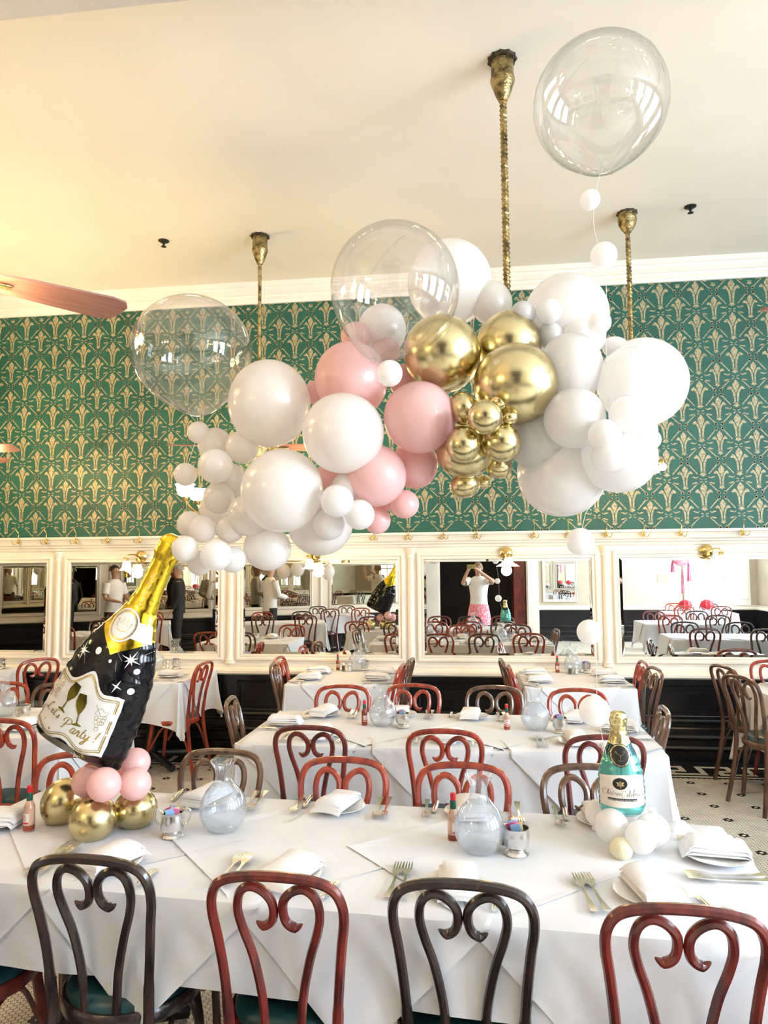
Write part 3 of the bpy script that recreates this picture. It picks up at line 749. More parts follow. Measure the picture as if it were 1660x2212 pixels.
CHAIRS = [
 (-1.66, 1.95, -.10, 'maroon', 'chair cut off by the lower left corner, only its seat and legs showing', G1),
 (-1.087, 1.946, -.05, 'dark', 'dark brown bentwood chair at the lower left of the nearest table', G1),
 (-.531, 1.889, -.04, 'maroon', 'dark red bentwood chair second from left in the front row', G1),
 (-.04, 1.895, -.05, 'dark', 'almost black bentwood chair in the middle of the front row', G1),
 (.488, 1.815, -.05, 'maroon', 'red brown bentwood chair at the lower right corner', G1),
 (-1.72, 3.02, PI+.1, 'cherry', 'red bentwood chair half hidden behind the pink balloons under the black bottle', G1),
 (-1.112, 3.133, PI-.03, 'walnut', 'brown bentwood chair across the nearest table behind the left carafe', G1),
 (-.547, 3.046, PI-.05, 'cherry', 'bright red bentwood chair across the nearest table behind the folded napkin', G1),
 (-.049, 3.007, PI-.05, 'cherry', 'bright red bentwood chair across the nearest table behind the middle carafe', G1),
 (.454, 3.033, PI+.03, 'walnut', 'brown bentwood chair across the nearest table just left of the teal bottle', G1),
 (-.835, 3.617, -.02, 'maroon', 'dark red bentwood chair at the left front of the middle table', G2),
 (-.147, 3.595, -.03, 'cherry', 'orange red bentwood chair at the centre front of the middle table', G2),
 (.614, 3.540, .02, 'maroon', 'dark red bentwood chair behind the teal bottle', G2),
 (-.885, 4.887, PI, 'cherry', 'red bentwood chair across the middle table, leftmost of its row', G2),
 (-.411, 4.961, PI, 'cherry', 'orange red bentwood chair across the middle table behind the left ribbed carafe', G2),
 (.139, 4.925, PI, 'walnut', 'brown bentwood chair across the middle table behind the folded napkin', G2),
 (.673, 4.856, PI-.03, 'cherry', 'red bentwood chair across the middle table behind the floating white balloon', G2),
 (-1.511, 4.356, -H+.15, 'walnut', 'brown bentwood chair at the left end of the middle table', G2),
 (1.075, 4.244, H-.1, 'walnut', 'glossy brown bentwood chair at the right end of the middle table', G2),
 (-1.69, 5.95, -H+.12, 'walnut', 'brown bentwood chair on the left side of the left wall table', G3),
 (-1.75, 6.36, -H-.02, 'cherry', 'red bentwood chair by the wall on the left side of the left wall table', G3),
 (-.575, 5.93, H-.06, 'cherry', 'red bentwood chair on the right side of the left wall table', G3),
 (-.535, 6.33, H-.12, 'walnut', 'brown bentwood chair by the wall on the right side of the left wall table', G3),
 (.24, 6.33, -H+.1, 'walnut', 'brown bentwood chair by the wall on the left side of the right wall table', G3),
 (.285, 5.90, -H+.05, 'cherry', 'red bentwood chair on the left side of the right wall table', G3),
 (1.43, 6.27, H, 'cherry', 'red bentwood chair by the wall on the right side of the right wall table', G3),
 (1.43, 5.90, H+.1, 'walnut', 'brown bentwood chair on the right side of the right wall table', G3),
 (1.97, 6.05, -H+.25, 'walnut', 'brown bentwood chair by the black panelling at the right edge table', G3),
 (1.90, 5.50, -H+.35, 'walnut', 'brown bentwood chair nearest the camera at the right edge table', G3),
 (2.50, 6.42, PI, 'cherry', 'red bentwood chair cut off at the right edge by the wall', G3),
 (-2.29, 6.00, H-.05, 'cherry', 'tall red bentwood chair seen from the side right of the black bottle', G3),
 (-3.90, 6.12, H-.55, 'cherry', 'red bentwood chair turned to the far left table under the mirror post', G3),
 (-3.341, 4.847, PI, 'cherry', 'red bentwood chair behind the carafe at the left edge', G3),
 (-2.91, 4.815, PI+.1, 'walnut', 'brown bentwood chair tucked behind the label of the black bottle', G3),
 (-2.54, 3.638, .0, 'cherry', 'red bentwood chair cut off by the left edge at the side table', G3),
]
for c_ in CHAIRS: chair(c_[0]*.963, c_[1]*.963, *c_[2:])   # seat backs are 0.90 m tall

# ------------------------------------------------------------------ tables with cloths
TZ = .755
def base_cloth(hx, hy, drop, seed, corner=.45, amp=.010):
    rnd = random.Random(seed); ns, nc, rc = 22, 7, .02
    per = []
    def side(a, b, n, k0):
        for i in range(n): u = i/n; per.append((a[0]+(b[0]-a[0])*u, a[1]+(b[1]-a[1])*u, k0, 0.0, u))
    cs = [(hx-rc, -hy+rc, -H), (hx-rc, hy-rc, 0), (-hx+rc, hy-rc, H), (-hx+rc, -hy+rc, PI)]
    P = []
    for q in range(4):
        ex, ey, a0 = cs[q]; nx_, ny_, _ = cs[(q+1) % 4]
        for i in range(nc+1):
            a = a0+H*i/nc; P.append((ex+rc*math.cos(a), ey+rc*math.sin(a), math.cos(a), math.sin(a), 1-abs(2*i/nc-1)*.35))
        a = a0+H; L_ = (Vector((nx_, ny_))-Vector((ex, ey))).length
        n = max(8, int(L_/.06))
        for i in range(1, n):
            u = i/n; d = min(u, 1-u)*L_
            P.append((ex+(nx_-ex)*u+rc*math.cos(a), ey+(ny_-ey)*u+rc*math.sin(a), math.cos(a), math.sin(a), .65*max(0, 1-d/.28)))
    n = len(P); ph = [rnd.uniform(0, 6.28) for _ in range(4)]
    rings = [(-.012, 0.0), (-.004, .0), (.0, .004), (.003, .012)]
    mb = MB(); vs = []
    for (o, dz) in rings:
        for (x, y, nx, ny, cn) in P: vs.append((x+nx*o, y+ny*o, TZ-dz))
    K = 9
    for k in range(1, K+1):
        t = k/K
        for i, (x, y, nx, ny, cn) in enumerate(P):
            s = i*.06
            w_ = amp*t*(math.sin(s*9+ph[0])+.6*math.sin(s*17+ph[1])+.4*math.sin(s*5+ph[2]))
            cw = .022*cn*t*math.sin(i*1.9+ph[3])
            d = .012+(drop*(1+corner*cn*cn)-.012)*t
            o = .003+.006*t+w_*.7+.055*cn*t*t+cw
            vs.append((x+nx*o, y+ny*o, TZ-d))
    R_ = len(rings)+K
    fs = [(r*n+i, (r+1)*n+i, (r+1)*n+(i+1) % n, r*n+(i+1) % n) for r in range(R_-1) for i in range(n)]
    fs.append(tuple(range(n)))
    mb.add(vs, fs); return mb
def overlay_cloth(hx, hy, cx, D, lift, fringe=0.0):
    """square topper laid diagonally, its corners hanging over the edges"""
    mb = MB(); xs = sorted(set([round(cx-D+2*D*i/36, 4) for i in range(37)]+[v for v in (-hx, hx, cx) if abs(v-cx) < D]))
    NY = 23; pts = []
    for x in xs:
        yl = max(.0005, D-abs(x-cx)); ys = []
        if yl > hy: ys = [-yl+(yl-hy)*i/6 for i in range(6)]+[-hy+2*hy*i/10 for i in range(11)]+[hy+(yl-hy)*(i+1)/6 for i in range(6)]
        else: ys = [-yl+2*yl*i/(NY-1) for i in range(NY)]
        for y in ys:
            ex, ey = max(0, abs(x)-hx), max(0, abs(y)-hy)
            d = max(ex, ey)+.35*min(ex, ey); hem = .0034 if (yl-abs(y)) < .03 else 0
            X = max(-hx, min(hx, x)); Y_ = max(-hy, min(hy, y))
            off = lift+hem
            ox_ = (off+.006+.03*ex)*(1 if x > 0 else -1) if ex > 0 else 0
            oy_ = (off+.006+.03*ey+.006*math.sin(x*14)*ey/.3)*(1 if y > 0 else -1) if ey > 0 else 0
            wr = .0007*math.sin(x*23+y*9+cx*5)*math.sin(y*17-x*7)
            pts.append((X+ox_, Y_+oy_, TZ+off+.0015+wr-d if d == 0 else TZ+off*.2-d))
    mb.grid(pts, len(xs), NY); return mb
def pedestal(t, x):
    mb = MB(); mb.lathe([(.055, .04), (.05, .10), (.045, .2), (.045, .68), (.07, .715)], 16, Matrix.Translation((x, 0, 0))); obj('pedestal', mb, M['iron'], t)
    for a in (.7, 2.44, 3.84, 5.58):
        mb = MB(); mb.tube([(x, 0, .09), (x+.20*math.cos(a), .20*math.sin(a), .065), (x+.40*math.cos(a), .40*math.sin(a), .03)], [.034, .032, .028], 10); obj('foot', mb, M['iron'], t)
def table(label, x0, x1, y0, y1, rz, drop, tops, seed, clothlab, D=.785, cloth_mat='cloth', grp='tables under white cloths', amp=.008, pitch_lift=True, ped=True):
    cx, cy = (x0+x1)/2, (y0+y1)/2; hx, hy = (x1-x0)/2, (y1-y0)/2
    t = thing('dining_table', label, 'table', (cx, cy, 0), rz, grp)
    mb = MB(); mb.bbox(-hx+.02, hx-.02, -hy+.02, hy-.02, .715, TZ-.004, .006); obj('tabletop', mb, M['iron'], t)
    if ped:
        for x in ([-hx+.42, 0, hx-.42] if hx > .8 else [0]): pedestal(t, x)
    c = thing('tablecloth', clothlab, 'tablecloth', (cx, cy, 0), rz, 'white tablecloths')
    obj('base_cloth', base_cloth(hx, hy, drop, seed, amp=amp), M[cloth_mat], c, angle=60)
    for i, tx in enumerate(tops):
        obj('diagonal_topper', overlay_cloth(hx, hy, tx, D, .0015+.0012*i), M['overlay'], c, weld=True, angle=60)
    return t
A1 = math.radians(-4.2)
table('long table in the foreground carrying both bottle balloons', -1.83, .84, 1.965, 2.83, A1, .225, [-1.06, -.42, .21, .86], 1, 'white cloth with diagonal toppers on the foreground table', D=.785)
table('long table in the middle with ribbed carafes', -1.25, .945, 3.69, 4.58, -.012, .30, [-.76, -.06, .64], 2, 'white cloth with diagonal toppers on the middle long table', D=.77)
table('left table standing against the mirrored wall', -1.50, -.62, 5.62, 6.48, 0, .34, [0], 3, 'white cloth on the left wall table', D=.74, amp=.012)
table('right table standing against the mirrored wall', .39, 1.22, 5.60, 6.47, 0, .34, [0], 4, 'white cloth on the right wall table', D=.74, amp=.012)
table('table against the wall behind the black bottle', -3.22, -2.36, 5.62, 6.47, 0, .32, [0], 5, 'white cloth with a low hanging corner on the table behind the black bottle', D=.80)
table('side table at the left edge with a carafe', -3.40, -2.24, 3.72, 4.56, 0, .36, [-.2, .3], 6, 'white cloth on the side table at the left edge', D=.72)
table('table by the wall at the far left edge', -5.20, -4.30, 5.62, 6.47, 0, .33, [0], 7, 'white cloth on the wall table at the far left edge', D=.72)
table('table at the right edge by the wall', 2.06, 2.95, 5.12, 5.95, .05, .42, [0], 8, 'cream lit white cloth on the table at the right edge', D=.70)
# ------------------------------------------------------------------ tableware
def fork_mesh():
    mb = MB(); L_ = .205
    prof = [(-.105, .0095), (-.098, .0105), (-.08, .0085), (-.03, .0042), (.02, .0032), (.034, .0060), (.046, .0125), (.056, .0135)]
    def zz(y): return .004+.010*max(0, (y-.02)/.08)*1.0 - .006*max(0, (y-.07)/.04)+(.004*max(0, -y-.06)/.04)
    vs = []
    for y, w_ in prof: vs += [(-w_, y, zz(y)), (w_, y, zz(y)), (w_, y, zz(y)+.0022), (-w_, y, zz(y)+.0022)]
    n = len(prof); fs = [(i*4+k, i*4+(k+1) % 4, (i+1)*4+(k+1) % 4, (i+1)*4+k) for i in range(n-1) for k in range(4)]+[(3, 2, 1, 0), tuple((n-1)*4+k for k in range(4))]
    mb.add(vs, fs)
    for k in range(4):
        x = -.0112+k*.00747; vs = []
        for y, w_ in ((.054, .0026), (.08, .0020), (.100, .0011)): vs += [(x-w_, y, zz(y)), (x+w_, y, zz(y)), (x+w_, y, zz(y)+.002), (x-w_, y, zz(y)+.002)]
        mb.add(vs, [(i*4+a, i*4+(a+1) % 4, (i+1)*4+(a+1) % 4, (i+1)*4+a) for i in range(2) for a in range(4)]+[(8, 9, 10, 11)])
    return mb.mesh('fork', M['silver'], angle=50)
FORK = fork_mesh()
mb = MB()
mb.prism([(-.0088, -.01), (.0088, -.01), (.0098, .02), (.0098, .075), (.006, .092), (-.001, .100), (-.0075, .094), (-.0085, .07)], -.0025, -.0010, Matrix.Rotation(-PI/2, 4, 'X') @ Matrix.Scale(-1, 4, (0, 0, 1)))
BLADE = mb.mesh('blade', M['silver'], smooth=False)
mb = MB(); mb.tube([(0, -.110, .006), (0, -.104, .0065), (0, -.07, .0065), (0, -.03, .006), (0, -.014, .006), (0, -.006, .005)], [.0075, .0092, .0078, .0066, .0072, .0060], 10, flat=.62)
HANDLE = mb.mesh('handle', M['silver'])
mb = MB(); mb.lathe([(.052, .000), (.056, .002), (.066, .005), (.096, .013), (.100, .0155), (.099, .0165), (.092, .0152), (.066, .0078), (.0, .0065)], 40)
PLATE = mb.mesh('side_plate', M['china'])
def napkin_mesh(seed):
    rnd = random.Random(seed); mb = MB()
    for k in range(3):
        z0 = .0165+k*.0085; hx, hy = .050-.003*k+rnd.uniform(-.003, .003), .098-.006*k
        dx, dy = rnd.uniform(-.006, .006), rnd.uniform(-.006, .006); nu, nv = 9, 13; top, bot = [], []
        for i in range(nu):
            for j in range(nv):
                u, v = 2*i/(nu-1)-1, 2*j/(nv-1)-1
                e = max(abs(u), abs(v))**8
                puff = .010*(1-u*u)*(1-.5*v*v)+.006*math.sin(v*2.5+seed)*(1-u*u)+.012*k*.3*max(0, v)
                fold = .008*max(0, -v-.75)/.25 if k == 2 else 0
                x, y = hx*u*(1-.04*e)+dx, hy*v*(1-.03*e)+dy
                sag = -.010*max(0, abs(v)-.85)/.15
                top.append((x, y, z0+.0075+puff-.0035*e+fold+sag)); bot.append((x, y, z0+puff*.8+.001*e+sag))
        mb.grid(top, nu, nv); mb.grid(bot, nu, nv, flip=True)
        b = len(mb.v)-2*nu*nv; loop = [i*nv for i in range(nu)]+[(nu-1)*nv+j for j in range(1, nv)]+[i*nv+nv-1 for i in range(nu-2, -1, -1)]+[j for j in range(nv-2, 0, -1)]
        m_ = len(loop)
        for a in range(m_): mb.f.append((b+loop[a], b+loop[(a+1) % m_], b+nu*nv+loop[(a+1) % m_], b+nu*nv+loop[a]))
    return mb.mesh('folded_napkin', M['napkin'], angle=60)
NAP = [napkin_mesh(s) for s in range(4)]
def place_setting(where, x, y, face, knife2=False, nap_rot=0.0, nap_dx=0, forks=True, knife=True, plate=True, z=TZ+.0105, fork_dx=-.178, knife_dx=.135, fd=0.0, kr=-.08, nap=0, fr=0.0):
    """face: direction the guest looks, 0 = +Y"""
    R_ = Matrix.Rotation(face, 2); P_ = lambda a, b: (x+(R_ @ Vector((a, b)))[0], y+(R_ @ Vector((a, b)))[1], z)
    g = 'place settings'
    if plate:
        tag(part('side_plate', PLATE, None, loc=P_(nap_dx, 0)), 'white side plate '+where, 'plate', g)
        n_ = tag(part('folded_napkin', NAP[nap % 4], None, loc=P_(nap_dx+.006, 0), rot=(0, 0, face+nap_rot)), 'folded white napkin '+where, 'napkin', g); n_.scale = (1.22, 1.08, 1.1)
    if forks:
        for k, sd in ((0, 'outer'), (1, 'inner')):
            tag(part('fork', FORK, None, loc=P_(fork_dx-.014+k*.030, -.008+k*.004+fd), rot=(0, 0, face+fr+.04*k)), sd+' silver fork '+where, 'fork', g).scale = (1.1, 1.13, 1.1)
    if knife:
        t = thing('table_knife', 'silver table knife '+where, 'knife', P_(knife_dx, -.01), face+kr, g)
        part('blade', BLADE, t); part('handle', HANDLE, t)
    if knife2:
        tag(part('fork', FORK, None, loc=P_(knife_dx+.028, -.02), rot=(0, 0, face+.02)), 'small silver fork beside the knife '+where, 'fork', g)
place_setting('before the dark chair at the lower left', -1.13, 2.16, -.06, nap_rot=-.35, knife_dx=.16, fork_dx=-.20, kr=.02, nap=1, fd=.03)
place_setting('before the dark red chair, second in the front row', -.555, 2.13, -.05, nap_rot=-.30, knife_dx=.15, kr=-.16, nap=2, fd=.035)
place_setting('before the almost black chair in the front row', -.06, 2.11, -.05, nap_rot=.08, fork_dx=-.165, knife_dx=.12, nap=3, fd=.03)
place_setting('before the red brown chair at the lower right', .478, 2.125, .06, nap_rot=.14, fork_dx=-.165, knife_dx=.130, kr=.12, nap=0, fd=.01)
place_setting('at the right end of the foreground table', .745, 2.41, H, nap_rot=-.12, fork_dx=-.155, knife_dx=.115, kr=-.02, knife2=True, nap=1, fd=.03)
place_setting('at the left end of the foreground table', -1.72, 2.46, -H, nap_rot=.1, fork_dx=.17, knife_dx=.28, nap=2)
place_setting('across the foreground table before the brown chair behind the left carafe', -1.04, 2.775, PI, nap_rot=-.3, fork_dx=-.18, knife_dx=.15, kr=.08, nap=3)
place_setting('across the foreground table before the bright red chair', -.515, 2.745, PI, nap_rot=-.28, fork_dx=-.165, knife_dx=.138, kr=-.02, knife2=True, nap=0)
place_setting('across the foreground table behind the middle carafe', -.015, 2.735, PI, nap_rot=.1, fork_dx=-.16, knife_dx=.14, knife2=True, nap=2)
place_setting('across the foreground table beside the teal bottle', .46, 2.70, PI, nap_rot=.05, knife_dx=.135, knife2=True, nap=1)
for i, (x, y, f_, wh) in enumerate([(-.84, 3.87, 0, 'before the dark red chair at the left front of the middle table'), (-.14, 3.86, 0, 'before the orange red chair of the middle table'), (.52, 3.87, 0, 'at the middle table behind the teal bottle'),
        (-.92, 4.44, PI, 'at the back of the middle table, leftmost'), (-.45, 4.47, PI, 'at the back of the middle table behind the left ribbed carafe'), (-.01, 4.44, PI, 'at the back of the middle table between the two ribbed carafes'), (.60, 4.40, PI, 'at the back of the middle table behind the floating balloon'),
        (-1.10, 4.17, -H, 'at the left end of the middle table'), (.80, 4.16, H, 'at the right end of the middle table')]):
    place_setting(wh, x, y, f_, nap_rot=random.uniform(-.3, .3), nap=i, plate=True)
for tx, nm in ((-1.06, 'left wall table'), (.80, 'right wall table')):
    for k, (dx, y, f_, s) in enumerate([(-.28, 5.84, -H, 'near left'), (-.28, 6.20, -H, 'far left'), (.28, 5.84, H, 'near right'), (.28, 6.20, H, 'far right')]):
        place_setting('at the %s place of the %s' % (s, nm), tx+dx, y, f_, nap_rot=random.uniform(-.1, .1), nap=k, fork_dx=-.145, knife_dx=.13)
place_setting('on the table behind the black bottle', -2.56, 5.88, H, nap=1); place_setting('on the side table at the left edge', -2.62, 3.93, 0, nap=2)
place_setting('on the right edge table', 2.32, 5.34, -H, nap=3); place_setting('on the right edge table near the wall', 2.34, 5.72, -H, nap=0, fork_dx=-.15)

# carafes
def carafe(x, y, label, ribbed=False, s=1.0):
    t = thing('water_carafe', label, 'carafe', (x, y, TZ+.007), 0, 'water carafes'); t.scale = (s, s, s)
    body = [(.036, 0), (.050, .004), (.066, .022), (.0775, .050), (.080, .075), (.074, .104), (.058, .130), (.040, .150), (.029, .166), (.0255, .180), (.027, .196), (.033, .212), (.044, .230)]
    mb = MB(); mb.lathe(body, 48, closed_top=False, lobes=16 if ribbed else 0, amp=.022 if ribbed else 0); obj('glass_body', mb, M['glass'], t)
    mb = MB(); wl = .150 if not ribbed else .146
    mb.lathe([(r*.965, z+.003) for r, z in body if z+.003 < wl]+[(.036, wl), (0, wl)], 40, lobes=16 if ribbed else 0, amp=.022 if ribbed else 0); obj('water', mb, M['icedwater'], t)
    mb = MB(); mb.tube([(.0442*math.cos(a*PI/16), .0442*math.sin(a*PI/16), .2305) for a in range(33)], .0012, 6); obj('rim', mb, M['clearglass'], t)
    mb = MB()
    for k in range(16):
        a = k*PI/8; c, s_ = math.cos(a), math.sin(a); mb.tube([(c*r*1.0, s_*r*1.0, z) for r, z in ((.0258, .182), (.0272, .196), (.0332, .212), (.0432, .228))], .0009, 4)
    obj('fluted_neck', mb, M['clearglass'], t)
carafe(-.885, 2.50, 'misted water carafe on the left of the foreground table', s=1.04)
carafe(.012, 2.40, 'misted water carafe in the middle of the foreground table', s=1.04)
carafe(-.527, 4.20, 'ribbed water carafe on the left of the middle table', True); carafe(.346, 4.17, 'ribbed water carafe on the right of the middle table', True)
carafe(-1.03, 6.38, 'water carafe on the left wall table under the mirror'); carafe(.86, 6.38, 'water carafe on the right wall table under the mirror')
carafe(-2.95, 4.26, 'water carafe cut off by the left edge'); carafe(-2.90, 6.33, 'water carafe on the table behind the black bottle')
# sugar bowls and cups
def sachets(t, r, z, n=7):
    rnd = random.Random(n*17+int(r*1e4))
    for k in range(n):
        mb = MB(); w_, h_ = .016, .030
        mb.bbox(-w_, w_, -.0013, .0013, 0, h_, .0006)
        o = obj('sweetener_sachet', mb, M[('pinkpaper', 'bluepaper', 'paper', 'yellowpaper')[(k*3+int(r*300)) % 4 if k % 3 else (0 if k % 2 else 1)]], t, smooth=False)
        o.location = (rnd.uniform(-.3, .3)*r, (k/(n-1)-.5)*1.1*r, z-.022); o.rotation_euler = (rnd.uniform(-.25, .25), rnd.uniform(-.3, .3), rnd.uniform(-.4, .4))
def sugar_bowl(x, y, label, handles=False, rz=0.0, s=1.0, packets=True):
    t = thing('sugar_bowl', label, 'sugar bowl', (x, y, TZ+.007), rz, 'silver sugar bowls'); t.scale = (s, s, s)
    mb = MB(); mb.lathe([(.036, 0), (.038, .003), (.033, .010), (.026, .015), (.028, .019)], 28, closed_top=False); obj('foot', mb, M['pewter'], t)
    if handles: prof = [(.026, .018), (.038, .024), (.0405, .036), (.038, .060), (.036, .074), (.040, .080), (.0415, .083), (.039, .083), (.035, .076)]
    else: prof = [(.026, .018), (.037, .026), (.0405, .042), (.0405, .060), (.0385, .078), (.0395, .081), (.037, .080), (.037, .060)]
    mb = MB(); mb.lathe(prof, 32, closed_top=False); obj('bowl', mb, M['pewter'], t)
    mb = MB(); mb.lathe([(.0, .066), (.036, .067)], 20, closed_top=False); obj('inner', mb, M['iron'], t)
    if handles:
        for sgn in (-1, 1):
            mb = MB(); mb.tube(spline([(sgn*.038, 0, .040), (sgn*.050, 0, .044), (sgn*.060, 0, .062), (sgn*.060, 0, .084), (sgn*.050, 0, .092), (sgn*.041, 0, .082)], 4), .0036, 7); obj('handle', mb, M['pewter'], t)
    if packets: sachets(t, .030 if not handles else .032, .088)
sugar_bowl(-1.039, 2.425, 'two handled silver sugar bowl with sachets beside the left carafe', True, .2)
sugar_bowl(.129, 2.39, 'round silver sugar cup with pink sachets beside the middle carafe', s=1.03)
sugar_bowl(-.407, 4.16, 'silver sugar cup beside the left ribbed carafe'); sugar_bowl(.474, 4.11, 'silver sugar cup beside the right ribbed carafe')
sugar_bowl(-.965, 6.42, 'silver sugar cup on the left wall table'); sugar_bowl(.975, 6.40, 'silver sugar cup on the right wall table')
sugar_bowl(-2.73, 6.40, 'silver sugar cup on the table behind the black bottle'); sugar_bowl(-2.755, 4.16, 'silver sugar cup by the carafe at the left edge', s=1.1, packets=False)
sugar_bowl(-4.40, 6.30, 'silver sugar cup on the far left wall table')
def sauce_bottle(x, y, label, full=True, rz=0.0, s=1.0):
    t = thing('hot_sauce_bottle', label, 'sauce bottle', (x, y, TZ+.007), rz, 'hot sauce bottles'); t.scale = (s, s, s)
    prof = [(.0165, 0), (.0175, .004), (.0175, .066), (.0165, .076), (.0105, .088), (.0085, .096), (.0085, .100)]
    mb = MB(); mb.lathe(prof, 24); obj('bottle', mb, M['sauce'] if full else M['saucelight'], t)
    if not full:
        mb = MB(); mb.lathe([(.0167, .001), (.0178, .004), (.0178, .018)], 24, closed_top=False); obj('sauce', mb, M['sauce'], t)
    mb = MB(); mb.lathe([(.0092, .092), (.0096, .096), (.0094, .116), (.0088, .118)], 18); obj('foil_collar', mb, M['greenfoil'], t)
    mb = MB(); mb.lathe([(.0078, .118), (.0080, .121), (.0086, .124), (.0086, .136), (.0080, .139), (0, .1395)], 18, lobes=9, amp=.03); obj('cap', mb, M['redcap'], t)
    mb = MB(); n = 13; pts = []
    for i in range(n):
        a = -PI/2-1.05+2.1*i/(n-1)
        for z in (.020, .055): pts.append((.0181*math.cos(a), .0181*math.sin(a), z))
    mb.grid(pts, n, 2); lb = obj('paper_label', mb, M['paper'], t, fix=False)
    mb = MB()
    for z, h_, a0, a1 in ((.023, .006, -.95, .95), (.032, .0014, -.6, .6), (.0355, .0014, -.5, .5), (.039, .0014, -.65, .65), (.044, .0026, -.5, .5), (.049, .0022, -.4, .4)):
        pts = []
        for i in range(9):
            a = -PI/2+a0+(a1-a0)*i/8
            for zz_ in (z, z+h_): pts.append((.0184*math.cos(a), .0184*math.sin(a), zz_))
        mb.grid(pts, 9, 2)
    obj('label_print', mb, M['redprint'], lb, fix=False)
sauce_bottle(-1.573, 2.43, 'hot sauce bottle with red cap left of the gold balloons', False, -.5, 1.1)
sauce_bottle(-.075, 2.49, 'hot sauce bottle with red cap beside the middle carafe', False, .9, 1.1)
sauce_bottle(-.637, 4.21, 'full red hot sauce bottle beside the left ribbed carafe', True, .8); sauce_bottle(.185, 4.16, 'pale hot sauce bottle left of the right ribbed carafe', False, .1)
sauce_bottle(-1.208, 6.40, 'hot sauce bottle on the left wall table', True); sauce_bottle(.727, 6.40, 'hot sauce bottle on the right wall table', True, .4)
def shaker(x, y, label, what):
    t = thing('shaker', label, 'shaker', (x, y, TZ+.007), 0, 'salt and pepper shakers')
    mb = MB(); mb.lathe([(.016, 0), (.018, .004), (.0165, .03), (.0155, .055)], 10, closed_top=False); obj('glass', mb, M['clearglass'], t)
    mb = MB(); mb.lathe([(.0145, .003), (.0155, .006), (.0140, .045), (0, .046)], 10); obj('contents', mb, M[what], t)
    mb = MB(); mb.lathe([(.0165, .053), (.0165, .062), (.012, .070), (0, .072)], 16); obj('cap', mb, M['silver'], t)
shaker(-1.144, 6.33, 'pepper shaker on the left wall table', 'pepper'); shaker(-1.09, 6.335, 'salt shaker on the left wall table', 'salt')
shaker(.82, 6.29, 'pepper shaker on the right wall table', 'pepper'); shaker(.872, 6.295, 'salt shaker on the right wall table', 'salt')
shaker(-2.80, 6.37, 'salt shaker on the table behind the black bottle', 'salt'); shaker(.094, 2.47, 'pepper shaker hidden behind the sugar cup beside the middle carafe', 'pepper')
